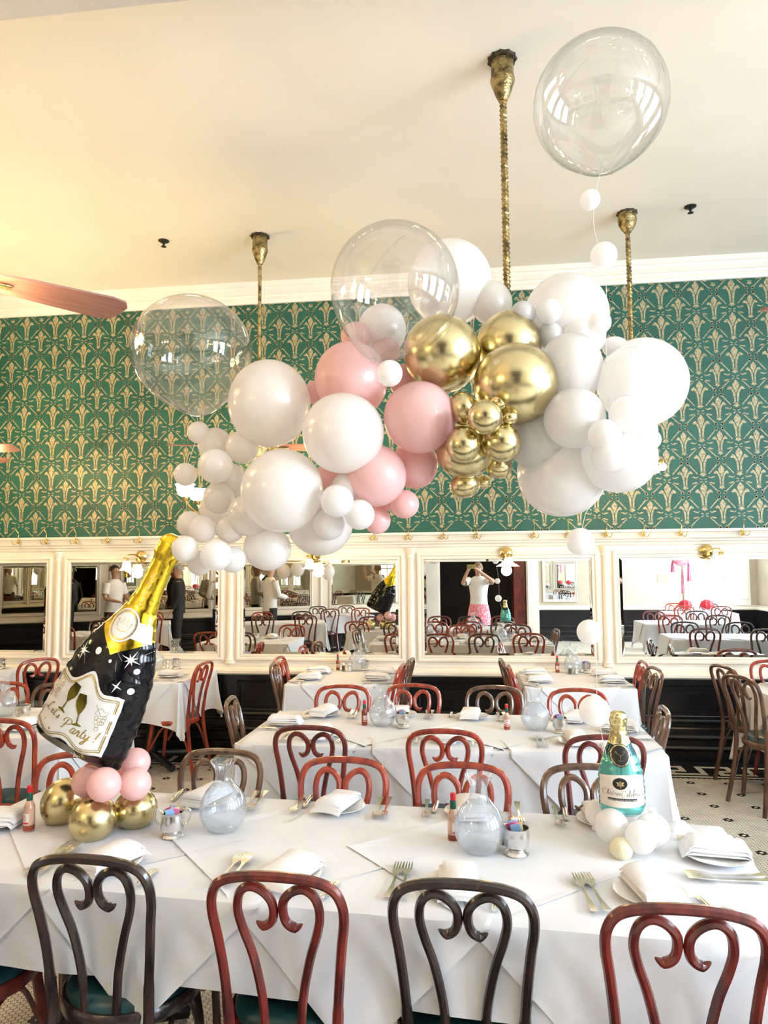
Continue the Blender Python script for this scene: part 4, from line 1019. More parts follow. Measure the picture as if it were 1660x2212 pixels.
# ------------------------------------------------------------------ balloon positions: centre, half width, half height, kind, label, group
BALLOONS=[
([-0.723, 2.5, 2.28],0.1492,0.1627,'pearl','large pearl white balloon touching the clear globe at the left of the garland','balloon garland'),
([-0.417, 2.32, 2.127],0.1378,0.1347,'pearl','large pearl white balloon overlapping the pink balloons at the garland front','balloon garland'),
([-0.637, 2.36, 1.943],0.1392,0.1455,'pearl','largest front pearl white balloon low on the left arm of the garland','balloon garland'),
([-1.001, 2.52, 2.186],0.0414,0.0414,'pearl','small white balloon just under the knot of the left clear globe','balloon garland'),
([-0.951, 2.56, 2.145],0.0646,0.0646,'pearl','medium pearl white balloon below the small one under the left clear globe','balloon garland'),
([-0.826, 2.5, 2.122],0.061,0.061,'pearl','medium pearl white balloon beneath the large one beside the clear globe','balloon garland'),
([-0.904, 2.44, 2.046],0.063,0.063,'pearl','medium pearl white balloon on the outer left edge of the garland','balloon garland'),
([-0.888, 2.55, 2.007],0.0656,0.0656,'pearl','pearl white balloon wedged between the outer edge and the largest front one','balloon garland'),
([-1.041, 2.5, 2.027],0.0427,0.0427,'pearl','single small white balloon floating clear of the garland at the left','balloon garland'),
([-0.912, 2.5, 1.937],0.0576,0.0576,'pearl','cream lit balloon beside the glowing lamp shades','balloon garland'),
([-0.974, 2.62, 1.908],0.0567,0.0567,'pearl','warm glowing white balloon behind the cream one near the lamp shades','balloon garland'),
([-0.779, 2.45, 1.87],0.079,0.079,'pearl','pearl white balloon with a knot dot under the largest front one','balloon garland'),
([-1.019, 2.5, 1.842],0.0492,0.0492,'pearl','small pearl balloon highest left of the bunch at the black bottle neck tip','small balloons around the bottle neck'),
([-0.949, 2.44, 1.821],0.0495,0.0495,'pearl','small pearl balloon in the upper middle of the bunch at the bottle neck tip','small balloons around the bottle neck'),
([-0.855, 2.46, 1.819],0.0497,0.0497,'pearl','small pearl balloon at the upper right of the bunch at the bottle neck tip','small balloons around the bottle neck'),
([-0.98, 2.36, 1.748],0.0464,0.0464,'pearl','small pearl balloon touching the gold tip of the black bottle','small balloons around the bottle neck'),
([-0.869, 2.36, 1.726],0.054,0.054,'pearl','glossy front pearl balloon of the bunch at the bottle neck tip','small balloons around the bottle neck'),
([-0.95, 2.42, 1.7],0.0441,0.0441,'pearl','small pearl balloon lowest of the bunch at the bottle neck tip','small balloons around the bottle neck'),
([-0.836, 2.44, 1.712],0.0475,0.0475,'pearl','small white balloon at the right of the bunch above the second mirror','small balloons around the bottle neck'),
([-0.729, 2.5, 1.752],0.0868,0.0801,'pearl','white balloon hanging just above the second mirror from the left, lowest of its row','balloon garland'),
([-0.539, 2.52, 1.841],0.1187,0.1187,'pearl','big pale pinkish white balloon at the bottom middle of the garland','balloon garland'),
([-0.484, 2.4, 1.828],0.0556,0.0556,'pearl','translucent white balloon overlapping the big pale bottom balloon','balloon garland'),
([-0.435, 2.3, 1.899],0.0549,0.0549,'pearl','glossy small pearl balloon in front of the pink and white meeting point','balloon garland'),
([-0.416, 2.38, 1.953],0.0521,0.0521,'pearl','small blush white balloon tucked above the glossy small pearl one','balloon garland'),
([-0.367, 2.34, 1.855],0.0509,0.0509,'pearl','small pearl balloon next to the lowest pink balloons','balloon garland'),
([-0.246, 2.2, 2.292],0.041,0.0425,'pearl','small white balloon hanging under the large clear globe in front of pink','balloon garland'),
([-0.32, 2.62, 2.579],0.0913,0.0966,'pearl','cream white balloon seen through the large clear globe','balloon garland'),
([-0.065, 2.72, 2.785],0.1648,0.1684,'pearl','tall white balloon behind the right side of the large clear globe','balloon garland'),
([0.094, 2.7, 2.689],0.0783,0.089,'pearl','white balloon squeezed beside the tall ceiling rod','balloon garland'),
([-0.412, 2.46, 2.347],0.1302,0.1368,'pink','large pink balloon uppermost of the pink group','balloon garland'),
([-0.165, 2.38, 2.185],0.1224,0.1224,'pink','large pink balloon touching the gold balloons','balloon garland'),
([-0.32, 2.4, 1.992],0.1062,0.1062,'pink','large pink balloon at the lower front of the pink group','balloon garland'),
([-0.195, 2.54, 2.049],0.0834,0.0901,'pink','pink balloon half hidden under the one touching the gold balloons','balloon garland'),
([-0.226, 2.46, 1.898],0.05,0.05,'pink','small pink balloon standing out against the green wallpaper','balloon garland'),
([-0.329, 2.5, 1.846],0.0476,0.0493,'pink','small pink balloon lowest of the pink group','balloon garland'),
([-0.293, 2.52, 1.92],0.0414,0.0398,'pink','lilac pink balloon sliver under the lower front pink one','balloon garland'),
([-0.566, 2.58, 2.335],0.0469,0.0452,'pink','salmon pink balloon peeking between large white and pink balloons','balloon garland'),
([-0.519, 2.54, 2.002],0.0575,0.0507,'pink','pink balloon glimpsed between the two large white front balloons','balloon garland'),
([-0.41, 2.55, 2.533],0.0566,0.0532,'pink','small pale pink balloon at the left under the large clear globe','balloon garland'),
([-0.302, 2.58, 2.483],0.0552,0.05,'pink','small pale pink balloon right behind the little white one under the clear globe','balloon garland'),
([-0.348, 2.64, 2.54],0.046,0.0425,'pink','small pink balloon between the two pale ones under the clear globe','balloon garland'),
([-0.236, 2.58, 2.368],0.0548,0.0651,'pink','deep pink balloon pressed under the first gold balloon','balloon garland'),
([-0.09, 2.46, 2.425],0.1351,0.1399,'gold','large chrome gold balloon behind the edge of the clear globe','balloon garland'),
([0.149, 2.56, 2.479],0.1173,0.124,'gold','large chrome gold balloon topmost at the back','balloon garland'),
([0.159, 2.4, 2.292],0.1422,0.1375,'gold','largest chrome gold balloon facing front','balloon garland'),
([0.051, 2.24, 2.15],0.0555,0.057,'gold','small round chrome gold balloon in the centre of the gold cluster','balloon garland'),
([-0.019, 2.36, 2.207],0.0464,0.0588,'gold','small chrome gold balloon between pink and the central gold one','balloon garland'),
([0.099, 2.33, 2.218],0.0319,0.0364,'gold','tiny chrome gold balloon just right above the central gold one','balloon garland'),
([0.135, 2.33, 2.163],0.0287,0.0227,'gold','tiny flattened chrome gold balloon below the largest gold one','balloon garland'),
([-0.019, 2.3, 2.072],0.0555,0.0585,'gold','medium chrome gold balloon below left of the central gold one','balloon garland'),
([0.106, 2.34, 2.083],0.0637,0.0637,'gold','medium chrome gold balloon below right of the central gold one','balloon garland'),
([-0.015, 2.44, 2.075],0.1002,0.0923,'gold','large chrome gold balloon at the bottom of the gold cluster','balloon garland'),
([-0.017, 2.5, 1.965],0.0552,0.0455,'gold','chrome gold balloon lowest of the gold cluster','balloon garland'),
([0.101, 2.5, 2.026],0.0469,0.0404,'gold','pale chrome gold balloon at the lower right of the gold cluster','balloon garland'),
([0.049, 2.58, 1.984],0.0284,0.0267,'gold','tiny chrome gold balloon peeking out beside the lowest gold one','balloon garland'),
([0.367, 2.66, 2.608],0.1574,0.1574,'pearl','very large white balloon at the top of the right white group','balloon garland'),
([0.198, 2.52, 2.577],0.0462,0.0446,'pearl','small white balloon resting above the topmost gold balloon','balloon garland'),
([0.287, 2.5, 2.575],0.0457,0.044,'pearl','small pearl balloon in front of the very large top white balloon','balloon garland'),
([0.411, 2.58, 2.504],0.0851,0.0801,'pearl','white balloon between the very large top one and the tall middle one','balloon garland'),
([0.352, 2.46, 2.358],0.1081,0.1224,'pearl','tall pearl balloon right next to the largest gold balloon','balloon garland'),
([0.544, 2.44, 2.3],0.1153,0.1091,'pearl','large pearl balloon at the front right of the garland','balloon garland'),
([0.625, 2.62, 2.336],0.1536,0.1636,'pearl','very large white balloon at the right end behind the front right one','balloon garland'),
([0.347, 2.38, 2.165],0.1009,0.1009,'pearl','large pearl balloon with a knot dot in the middle of the right group','balloon garland'),
([0.505, 2.32, 2.16],0.0606,0.0591,'pearl','glossy pearl balloon under the front right large balloon','balloon garland'),
([0.423, 2.28, 2.087],0.0524,0.0509,'pearl','small glossy pearl balloon in front of the knot dot balloon','balloon garland'),
([0.564, 2.4, 2.12],0.0518,0.0533,'pearl','pearl balloon at the right edge under the very large end balloon','balloon garland'),
([0.439, 2.3, 2.025],0.0556,0.0527,'pearl','small translucent pearl balloon over the lower right big balloon','balloon garland'),
([0.624, 2.52, 2.11],0.0319,0.0351,'pearl','tiny white balloon at the far right edge of the garland','balloon garland'),
([0.499, 2.46, 2.043],0.1312,0.1187,'pearl','big bluish white balloon at the lower right of the garland','balloon garland'),
([0.326, 2.58, 2.01],0.1585,0.1568,'pearl','very large glowing white balloon lowest of the right group','balloon garland'),
([0.237, 2.5, 2.118],0.1032,0.1064,'pearl','blush white balloon below the largest gold balloon','balloon garland'),
([0.298, 2.56, 2.506],0.0466,0.05,'pearl','white balloon filling the gap right of the topmost gold balloon','balloon garland'),
([0.533, 2.6, 2.462],0.0535,0.0334,'pearl','white balloon sliver at the left of the right end balloon','balloon garland'),
([0.431, 2.45, 2.945],0.0353,0.0353,'pearl','small white balloon just below the high clear globe','string of small balloons below the high globe'),
([0.471, 2.45, 2.743],0.0462,0.0462,'pearl','small white balloon second below the high clear globe against the ceiling','string of small balloons below the high globe'),
([0.437, 2.38, 2.484],0.0384,0.0384,'pearl','small white balloon with visible knot in front of the very large top balloon','string of small balloons below the high globe'),
([0.36, 2.42, 1.759],0.046,0.046,'pearl','small white balloon floating at the height of the coat hooks','string of small balloons below the high globe'),
([0.381, 2.42, 1.463],0.0409,0.0409,'pearl','small white balloon floating in front of the white post between mirrors','string of small balloons below the high globe'),
([0.389, 2.42, 1.208],0.0496,0.0496,'pearl','small white balloon floating beside the neck of the teal bottle','string of small balloons below the high globe'),
([-1.503, 2.53, 0.827],0.0749,0.0885,'gold','chrome gold balloon at the left of the base under the black bottle','balloon base of the black bottle'),
([-1.316, 2.4, 0.817],0.0802,0.0802,'gold','chrome gold balloon at the front of the base under the black bottle','balloon base of the black bottle'),
([-1.22, 2.52, 0.815],0.077,0.0736,'gold','chrome gold balloon at the right of the base under the black bottle','balloon base of the black bottle'),
([-1.368, 2.45, 0.929],0.0543,0.0543,'pink','pink balloon at the left of the ring under the black bottle','balloon base of the black bottle'),
([-1.257, 2.36, 0.948],0.0569,0.0569,'pink','pink balloon at the front of the ring under the black bottle','balloon base of the black bottle'),
([-1.18, 2.43, 0.932],0.055,0.0566,'pink','pink balloon at the right of the ring under the black bottle','balloon base of the black bottle'),
([-1.24, 2.55, 0.97],0.0562,0.0528,'pink','pink balloon at the back of the ring under the black bottle','balloon base of the black bottle'),
([0.419, 2.6, 0.829],0.0447,0.0447,'pearl','white balloon at the left of the base under the teal bottle','balloon base of the teal bottle'),
([0.439, 2.46, 0.835],0.0542,0.0542,'pearl','pearl balloon at the front left of the base under the teal bottle','balloon base of the teal bottle'),
([0.569, 2.47, 0.823],0.0556,0.0526,'pearl','white balloon at the right of the base under the teal bottle','balloon base of the teal bottle'),
([0.517, 2.4, 0.824],0.0482,0.0511,'pearl','white balloon at the front of the base under the teal bottle','balloon base of the teal bottle'),
([0.542, 2.6, 0.83],0.0445,0.0445,'pearl','white balloon at the back of the base under the teal bottle','balloon base of the teal bottle'),
([0.454, 2.39, 0.79],0.0364,0.035,'cream','cream yellow balloon lowest in front of the base under the teal bottle','balloon base of the teal bottle'),
]
# ------------------------------------------------------------------ latex balloons
def balloon_mesh(name, material, seg=32, rings=20):
    """unit balloon: round crown (+z), slightly drawn towards the neck (-z), knot at the bottom"""
    prof = []
    for i in range(rings+1):
        a = -PI/2+PI*i/rings; z = math.sin(a); r = math.cos(a)
        if z < 0: z = z*(1+.07*z*z); r *= 1-.05*z*z
        prof.append((max(r, .02), z))
    prof = [(.055, -1.16), (.05, -1.145), (.028, -1.12), (.03, -1.09), (.06, -1.065)]+prof[1:-1]+[(.0005, 1.0)]
    mb = MB(); mb.lathe(prof, seg); return mb.mesh(name, material, angle=80)
BM = {'pearl': balloon_mesh('pearl_balloon', M['pearl']), 'cream': balloon_mesh('cream_balloon', M['pearlcream']), 'pink': balloon_mesh('pink_balloon', M['pinklatex']), 'gold': balloon_mesh('gold_balloon', M['chromegold'])}
rnd = random.Random(3)
for (c, rx, rz, kind, lab, grp) in BALLOONS:
    o = bpy.data.objects.new('balloon', BM[kind]); link(o)
    o.location = c
    # necks point inwards, towards the back of the cluster
    if 'string' in grp: q = Euler((rnd.uniform(-.3, .3)+1.2, rnd.uniform(-.3, .3), 0))
    else: q = Euler((math.radians(rnd.uniform(60, 82)), rnd.uniform(-.4, .4), rnd.uniform(-.5, .5)))
    # keep the outline: scale in world axes first, neck only hints behind
    o.matrix_world = Matrix.Translation(c) @ Matrix.Diagonal((rx, (rx+rz)/2, rz, 1)) @ q.to_matrix().to_4x4()
    tag(o, lab, 'balloon', grp)
# clear globes
def globe(c, r, knot, label, squash, rough_seed):
    t = thing('clear_balloon', label, 'balloon', c, 0, 'clear globe balloons')
    k = Vector(knot)-Vector(c); d = k.normalized(); n1 = d.orthogonal().normalized(); n2 = d.cross(n1)
    prof = []; N = 30
    for i in range(N+1):
        a = PI*i/N; z = -math.cos(a); rr = math.sin(a)
        pull = max(0, -z)**7*.16
        prof.append((max(rr*(1-.10*max(0, -z)**5), .004), (z-pull)))
    mb = MB(); seg = 48; vs = []; fs = []
    for (rr, z) in prof:
        for j in range(seg):
            a = 2*PI*j/seg
            wob = 1+.010*max(0, -z)**3*math.sin(a*9+rough_seed)+.008*math.sin(a*2+rough_seed)*(1-z*z)
            p = (n1*math.cos(a)+n2*math.sin(a))*rr*r*wob-d*z*r
            p = Vector((p.x*squash[0], p.y, p.z*squash[1]))
            vs.append(tuple(p))
    fs = [(i*seg+j, i*seg+(j+1) % seg, (i+1)*seg+(j+1) % seg, (i+1)*seg+j) for i in range(N) for j in range(seg)]
    mb.add(vs, fs); obj('film', mb, M['bubble'], t, angle=80)
    mb = MB(); e = d*r*1.13; e = Vector((e.x*squash[0], e.y, e.z*squash[1]))
    mb.tube([e-d*.02, e, e+d*.018], [.004, .010, .006], 8); obj('knot', mb, M['clearglass'], t)
    mb = MB()
    for s in (-1, 1):
        pts = []
        for i in range(2, N-1):
            rr, z = prof[i]; p = n2*rr*r*1.001*s-d*z*r; pts.append(Vector((p.x*squash[0], p.y, p.z*squash[1])))
        mb.tube(pts, .0011, 4)
    obj('seam', mb, M['clearglass'], t)
globe((.476, 2.45, 3.29), .225, (.47, 2.42, 3.06), 'large clear balloon floating high under the ceiling at the right', (1.02, 1.0), 1)
globe((-.235, 2.28, 2.595), .213, (-.30, 2.26, 2.38), 'large clear balloon overlapping the pink and gold balloons', (1.0, 1.02), 2)
globe((-1.022, 2.50, 2.486), .214, (-.99, 2.50, 2.25), 'large clear balloon at the left in front of the wallpaper', (1.05, .98), 3)
def line(label, pts):
    mb = MB(); mb.tube(spline(pts, 5), .0009, 5); tag(obj('string', mb, M['string']), label, 'string', 'balloon strings')
line('thin string from the high clear globe down to the teal bottle', [(.47, 2.45, 3.05), (.44, 2.45, 2.87), (.475, 2.45, 2.66), (.455, 2.38, 2.41), (.46, 2.44, 2.0), (.37, 2.43, 1.81), (.40, 2.43, 1.47), (.405, 2.45, 1.21), (.44, 2.50, 1.02), (.45, 2.48, .90)])
line('thin string from the left clear globe down the left of the garland', [(-1.0, 2.50, 2.24), (-1.0, 2.51, 2.18), (-1.04, 2.50, 2.02), (-1.03, 2.50, 1.86)])
line('thin string holding the garland to the thick twisted rod', [(.20, 3.70, 2.75), (.16, 3.1, 2.55), (.14, 2.66, 2.36)])

# ------------------------------------------------------------------ foil bottle balloons
class Foil:
    def __init__(s, L_, prof, depth, rip):
        s.L, s.prof, s.depth, s.rip = L_, prof, depth, rip
    def w(s, t): return interp(s.prof, t)
    def pt(s, u, t, side=-1, off=0.0):
        """u -1..1 across, t 0..1 up; side -1 front"""
        u = max(-1, min(1, u)); wd = s.w(t); e = abs(u)
        rip = s.rip*(e**5)*(math.sin(t*120)+.8*math.sin(t*71+u*2))
        dep = min(wd*s.depth, .105)*max(0, 1-e**2.3)**.58
        dep *= 1+.07*(e**3)*math.sin(t*84+1)
        endt = 1-max(0, .06-t)/.06*.55 if t < .06 else 1
        bot = .020*(u*u) if t < .03 else 0
        return (u*wd*(1+rip), side*(dep*endt+off), t*s.L+bot*0)
    def sheet(s, mb, t0, t1, nu=44, nt=60, sides=(-1, 1), off=0.0, u0=-1, u1=1):
        """t0, t1: functions of u"""
        for sd in sides:
            pts = []
            for i in range(nu+1):
                v = -1+2*i/nu; u = math.sin(v*PI/2) if (u0, u1) == (-1, 1) else u0+(u1-u0)*(v+1)/2
                for j in range(nt+1): pts.append(s.pt(u, t0(u)+(t1(u)-t0(u))*j/nt, sd, off))
            mb.grid(pts, nu+1, nt+1, flip=(sd == 1))
        return mb
    def decal(s, mb, poly, off):
        """flat print polygon in (x, z) metres on the front, laid on the curved surface"""
        pts = [s.pt(x/max(s.w(z/s.L), 1e-4), z/s.L, -1, off) for x, z in poly]
        mb.add(pts, [tuple(range(len(pts)))])
    def disc(s, mb, cx, cz, rx, rz, off, n=40, rings=6):
        pts = [s.pt(cx/s.w(cz/s.L), cz/s.L, -1, off)]
        for k in range(1, rings+1):
            for x, z in circ(cx, cz, rx*k/rings, rz*k/rings, n): pts.append(s.pt(x/s.w(z/s.L), z/s.L, -1, off))
        fs = [(0, 1+i, 1+(i+1) % n) for i in range(n)]+[(1+k*n+i, 1+(k+1)*n+i, 1+(k+1)*n+(i+1) % n, 1+k*n+(i+1) % n) for k in range(rings-1) for i in range(n)]
        mb.add(pts, fs)
    def stroke(s, mb, pts, wd, off, taper=True):
        P = [Vector((p[0], p[1])) for p in pts]; n = len(P); L_ = []; R_ = []
        for i in range(n):
            d = P[min(i+1, n-1)]-P[max(i-1, 0)]
            d = d.normalized() if d.length > 1e-9 else Vector((1, 0)); nn = Vector((-d.y, d.x))
            k = wd*(.35+.65*abs(d.y)) if taper else wd
            L_.append(P[i]+nn*k); R_.append(P[i]-nn*k)
        vs = []
        for a, b in zip(L_, R_):
            vs.append(s.pt(a.x/max(s.w(a.y/s.L), 1e-4), a.y/s.L, -1, off)); vs.append(s.pt(b.x/max(s.w(b.y/s.L), 1e-4), b.y/s.L, -1, off))
        mb.add(vs, [(2*i, 2*i+1, 2*i+3, 2*i+2) for i in range(n-1)])
def circ(cx, cz, rx, rz, n=24): return [(cx+rx*math.cos(2*PI*k/n), cz+rz*math.sin(2*PI*k/n)) for k in range(n)]
def star(cx, cz, r, n, inner=.28, rot=0.0, long=1.0):
    o = []
    for k in range(2*n):
        a = rot+PI*k/n; rr = r if k % 2 == 0 else r*inner
        if k % 2 == 0 and (k//2) % 2: rr *= long
        o.append((cx+rr*math.sin(a), cz+rr*math.cos(a)))
    return o
# handwriting strokes, unit box per letter (x advance, strokes)
SCRIPT = {
 'L': (.95, [[(.75, .92), (.62, 1.0), (.50, .88), (.40, .5), (.28, .12), (.12, .02), (.05, .12), (.2, .16), (.42, .03), (.62, .02), (.80, .16)]]),
 'e': (.42, [[(.05, .18), (.22, .28), (.30, .42), (.22, .50), (.11, .38), (.10, .14), (.22, .02), (.40, .16)]]),
 't': (.38, [[(.24, .86), (.13, .3), (.14, .06), (.22, .02), (.36, .14)], [(.05, .55), (.36, .58)]]),
 "'": (.2, [[(.16, 1.0), (.10, .80)]]),
 's': (.40, [[(.02, .06), (.20, .34), (.22, .5), (.27, .3), (.25, .08), (.12, .02), (.06, .10)]]),
 'P': (1.0, [[(.42, .95), (.34, .5), (.22, .08), (.08, .04)], [(.10, .62), (.05, .82), (.25, 1.02), (.58, 1.04), (.78, .90), (.74, .66), (.52, .52), (.36, .54)]]),
 'a': (.50, [[(.34, .46), (.20, .50), (.07, .30), (.07, .08), (.18, .02), (.32, .22), (.38, .48), (.33, .10), (.38, .02), (.50, .14)]]),
 'r': (.40, [[(.02, .1), (.14, .50), (.22, .42), (.30, .42), (.26, .12), (.30, .02), (.40, .14)]]),
 'y': (.48, [[(.05, .48), (.08, .12), (.18, .03), (.32, .30), (.38, .50), (.30, 0), (.16, -.42), (.02, -.40), (.08, -.22), (.46, .14)]]),
 '!': (.3, [[(.24, 1.0), (.14, .30)], [(.11, .08), (.13, .02)]]),
 'C': (.95, [[(.78, .82), (.74, 1.0), (.54, 1.05), (.30, .85), (.15, .45), (.22, .08), (.45, -.02), (.72, .18)], [(.78, .82), (.62, .74)]]),
 'h': (.50, [[(.05, .05), (.20, .55), (.28, .98), (.20, 1.0), (.14, .5), (.08, .02), (.20, .42), (.32, .46), (.32, .08), (.38, .02), (.50, .14)]]),
 'u': (.52, [[(.08, .48), (.08, .10), (.16, .02), (.28, .18), (.36, .48), (.33, .08), (.40, .02), (.52, .14)]]),
 'l': (.32, [[(.03, .12), (.20, .60), (.26, .95), (.18, 1.0), (.11, .5), (.12, .06), (.20, .02), (.32, .14)]]),
 'b': (.46, [[(.03, .12), (.20, .60), (.26, .95), (.18, 1.0), (.10, .4), (.12, .06), (.24, .02), (.36, .26), (.30, .46), (.24, .40), (.46, .38)]]),
 'i': (.28, [[(.10, .48), (.08, .10), (.14, .02), (.28, .14)], [(.15, .66), (.17, .70)]]),
 'o': (.46, [[(.26, .50), (.10, .38), (.08, .10), (.20, .02), (.34, .18), (.32, .42), (.24, .48), (.46, .42)]]),
 'n': (.54, [[(.03, .05), (.12, .50), (.10, .05), (.22, .40), (.34, .48), (.34, .08), (.42, .02), (.54, .14)]]),
 ' ': (.35, []),
}
def write(foil, mb, text, x, z, h, wd, off, ang=0.0, accents=(), curve=0.0, sx=1.0):
    adv = 0.0; ca, sa = math.cos(ang), math.sin(ang)
    tot = sum(SCRIPT[ch][0] for ch in text)*h*sx
    for i, ch in enumerate(text):
        a, st = SCRIPT[ch]
        def tr(p):
            lx, lz = adv+p[0]*h*sx+p[1]*h*.12, p[1]*h
            c = (lx/tot-.5); lz += -curve*c*c*4
            return (x+lx*ca-lz*sa, z+lx*sa+lz*ca)
        for s_ in st:
            pts = spline([(p[0], p[1], 0) for p in s_], 5)
            foil.stroke(mb, [tr((p.x, p.y)) for p in pts], wd, off)
        for (k, kind) in accents:
            if k == i: foil.stroke(mb, [tr(p) for p in ([(.16, .62), (.30, .76)] if kind == 'acute' else [(.08, .60), (.22, .74), (.34, .60)])], wd*.8, off)
        adv += a*h*sx
# --- big black bottle with gold neck
BASE, TOP = Vector((-1.419, 2.46, 1.035)), Vector((-1.057, 2.46, 1.800))
ax = TOP-BASE; LB = ax.length; tilt = math.atan2(ax.x, ax.z)
fb = Foil(LB, [(0, .166), (.02, .178), (.10, .180), (.25, .172), (.38, .156), (.48, .130), (.58, .088), (.66, .060), (.74, .047), (.84, .042), (.88, .043), (.91, .050), (.96, .050), (.985, .040), (1, .022)], .62, .010)
t = thing('foil_bottle_balloon', 'leaning black and gold champagne bottle foil balloon on gold and pink balloons', 'balloon', BASE, rot=(0, tilt, 0))
tb = lambda u: .455+.10*abs(u)**.8 if abs(u) < 1 else .555
mb = MB(); fb.sheet(mb, lambda u: 0.0, tb, nt=70); 
pts = []
for i in range(45):
    u = math.sin((-1+2*i/44)*PI/2); a = fb.pt(u, 0, -1); b = fb.pt(u, 0, 1)
    for k in range(5): s_ = k/4; pts.append((a[0], a[1]+(b[1]-a[1])*s_, -.012*math.sin(s_*PI)*(1-u*u)))
mb.grid(pts, 45, 5); obj('black_body', mb, M['foilblack'], t, weld=True, angle=70)
mb = MB(); fb.sheet(mb, tb, lambda u: 1.0, nt=70); pts = []
for i in range(45):
    u = math.sin((-1+2*i/44)*PI/2); a = fb.pt(u, 1, -1); b = fb.pt(u, 1, 1)
    for k in range(3): pts.append((a[0], a[1]+(b[1]-a[1])*k/2, LB))
mb.grid(pts, 45, 3); obj('gold_neck', mb, M['foilgold'], t, weld=True, angle=70)
# shield label
def lab_top(u): 
    a = abs(u+.12)
    return .355-.055*min(1, a/.62)**1.3+.018*math.cos(min(a, .75)*9) if True else 0
def lab_bot(u): return .060+.012*math.cos((u+.12)*8)-.01*abs(u)
mb = MB(); fb.sheet(mb, lab_bot, lab_top, nu=60, nt=30, sides=(-1,), off=.0012, u0=-.97, u1=.70); lb = obj('white_label', mb, M['labelwhite'], t, fix=False, label='pearl white shield label with gold print')
gp = MB()
for ins, wd in ((.016, .0016), (.024, .0009)):
    top = []; bot = []
    for i in range(61):
        u = -.97+1.67*i/60; u_ = max(-.97+ins*4, min(.70-ins*4, u)); top.append((u_*fb.w(lab_top(u_)-ins), (lab_top(u_)-ins)*LB)); bot.append((u_*fb.w(lab_bot(u_)+ins), (lab_bot(u_)+ins)*LB))
    fb.stroke(gp, top, wd, .0024, False); fb.stroke(gp, bot, wd, .0024, False); fb.stroke(gp, [top[-1], bot[-1]], wd, .0024, False); fb.stroke(gp, [top[0], bot[0]], wd, .0024, False)
write(fb, gp, "Let's", -.142, .120, .034, .0017, .0026, ang=-.12, sx=.95); write(fb, gp, 'Party', -.050, .094, .040, .0019, .0026, ang=-.02, sx=1.05); write(fb, gp, '!', .078, .096, .040, .0018, .0026)
for (x, z, r, n) in ((-.085, .068, .007, 4), (-.03, .060, .004, 4), (-.12, .086, .004, 4)): fb.decal(gp, star(x, z, r, n), .0026)
rg = random.Random(5)
for sgn, x0, z0 in ((-1, -.128, .205), (1, .070, .175)):   # grape bunches in fine outline
    for (dx, dz) in ((0, 0), (.013, .003), (-.012, .002), (.006, -.011), (-.007, -.011), (0, -.022), (.012, -.009), (.003, -.033), (.014, .013)):
        c_ = circ(x0+dx, z0+dz, .0066, .0066, 14); fb.stroke(gp, c_+[c_[0]], .0005, .0026, False)
    leaf = [(x0-.004, z0+.012), (x0-.022, z0+.016), (x0-.018, z0+.030), (x0-.006, z0+.040), (x0+.006, z0+.032), (x0+.020, z0+.034), (x0+.014, z0+.018), (x0-.004, z0+.012)]
    fb.stroke(gp, leaf, .0005, .0026, False); fb.stroke(gp, [(x0, z0+.014), (x0-.028, z0+.044)], .0006, .0026, False)
obj('gold_print', gp, M['printgold'], lb, smooth=False, fix=False)
wg = MB()
def flute(cx, cz, ang, s=1.0):
    ca, sa = math.cos(ang), math.sin(ang)
    o = [(-.013, .060), (.013, .060), (.0185, .034), (.0165, .018), (.008, .002), (.0022, -.008), (.0022, -.036), (.016, -.042), (.016, -.045), (-.016, -.045), (-.016, -.042), (-.0022, -.036), (-.0022, -.008), (-.008, .002), (-.0165, .018), (-.0185, .034)]
    o = [(x*s, z*s) for x, z in o]
    bowl = [o[i] for i in (0, 1, 2, 3, 4, 5, 12, 13, 14, 15)]; stem = [o[i] for i in (5, 6, 11, 12)]; foot = [o[i] for i in (6, 7, 8, 9, 10, 11)]
    for q in (bowl, stem, foot): fb.decal(wg, [(cx+x*ca-z*sa, cz+x*sa+z*ca) for x, z in q], .003)
flute(-.062, .190, -.18, 1.05); flute(-.004, .170, .22, 1.05)
obj('printed_glasses', wg, M['printolive'], lb, smooth=False, fix=False)
# white stars and dots on the black, scribble and medallion on the gold
ws = MB()
for (x, z, r, n, inn, rot, lg) in ((.072, .398, .034, 8, .22, .15, .62), (-.105, .352, .034, 8, .22, -.2, .62), (.072, .300, .026, 4, .16, .2, .75), (-.122, .42, .022, 4, .16, .3, .8), (.030, .012, .024, 5, .3, 0, 1)):
    q_ = MB(); fb.decal(q_, star(x, z, r, n, inn, rot, lg), .002); obj('star_print', q_, M['printwhite'], t, smooth=False, fix=False)
for (x, z, r) in ((-.045, .380, .013), (.012, .368, .0062), (.105, .368, .0105), (.118, .300, .0120), (-.10, .455, .004)):
    q_ = MB(); fb.disc(q_, x, z, r*.85, r, .002, 20, 2); obj('dot_print', q_, M['printwhite'], t, smooth=False, fix=False)
for (x, z, a) in ((.10, .425, .6), (.045, .345, -.4), (.13, .40, 1.2), (.02, .405, 2.2), (-.13, .315, .3), (-.07, .32, -.6), (.085, .010, 1.4), (-.02, .018, -1.1)):
    for k in range(9): fb.decal(ws, circ(x+math.sin(a)*k*.0042, z+math.cos(a)*k*.0042, .0009, .0009, 6), .002)
fb.stroke(ws, [(.000+.007*math.sin(k*2.3)+.004*math.sin(k*.9), .545+k*.0034) for k in range(46)], .0009, .002)
tag(obj('sparkle_dots', ws, M['printwhite'], t, smooth=False, fix=False), kind='stuff')
md = MB(); CXm, CZm = -.012, .492
fb.disc(md, CXm, CZm, .052, .060, .0036)
fb.sheet(md, lambda u: .545, lambda u: .615, nu=10, nt=4, sides=(-1,), off=.0022, u0=.30, u1=.96)
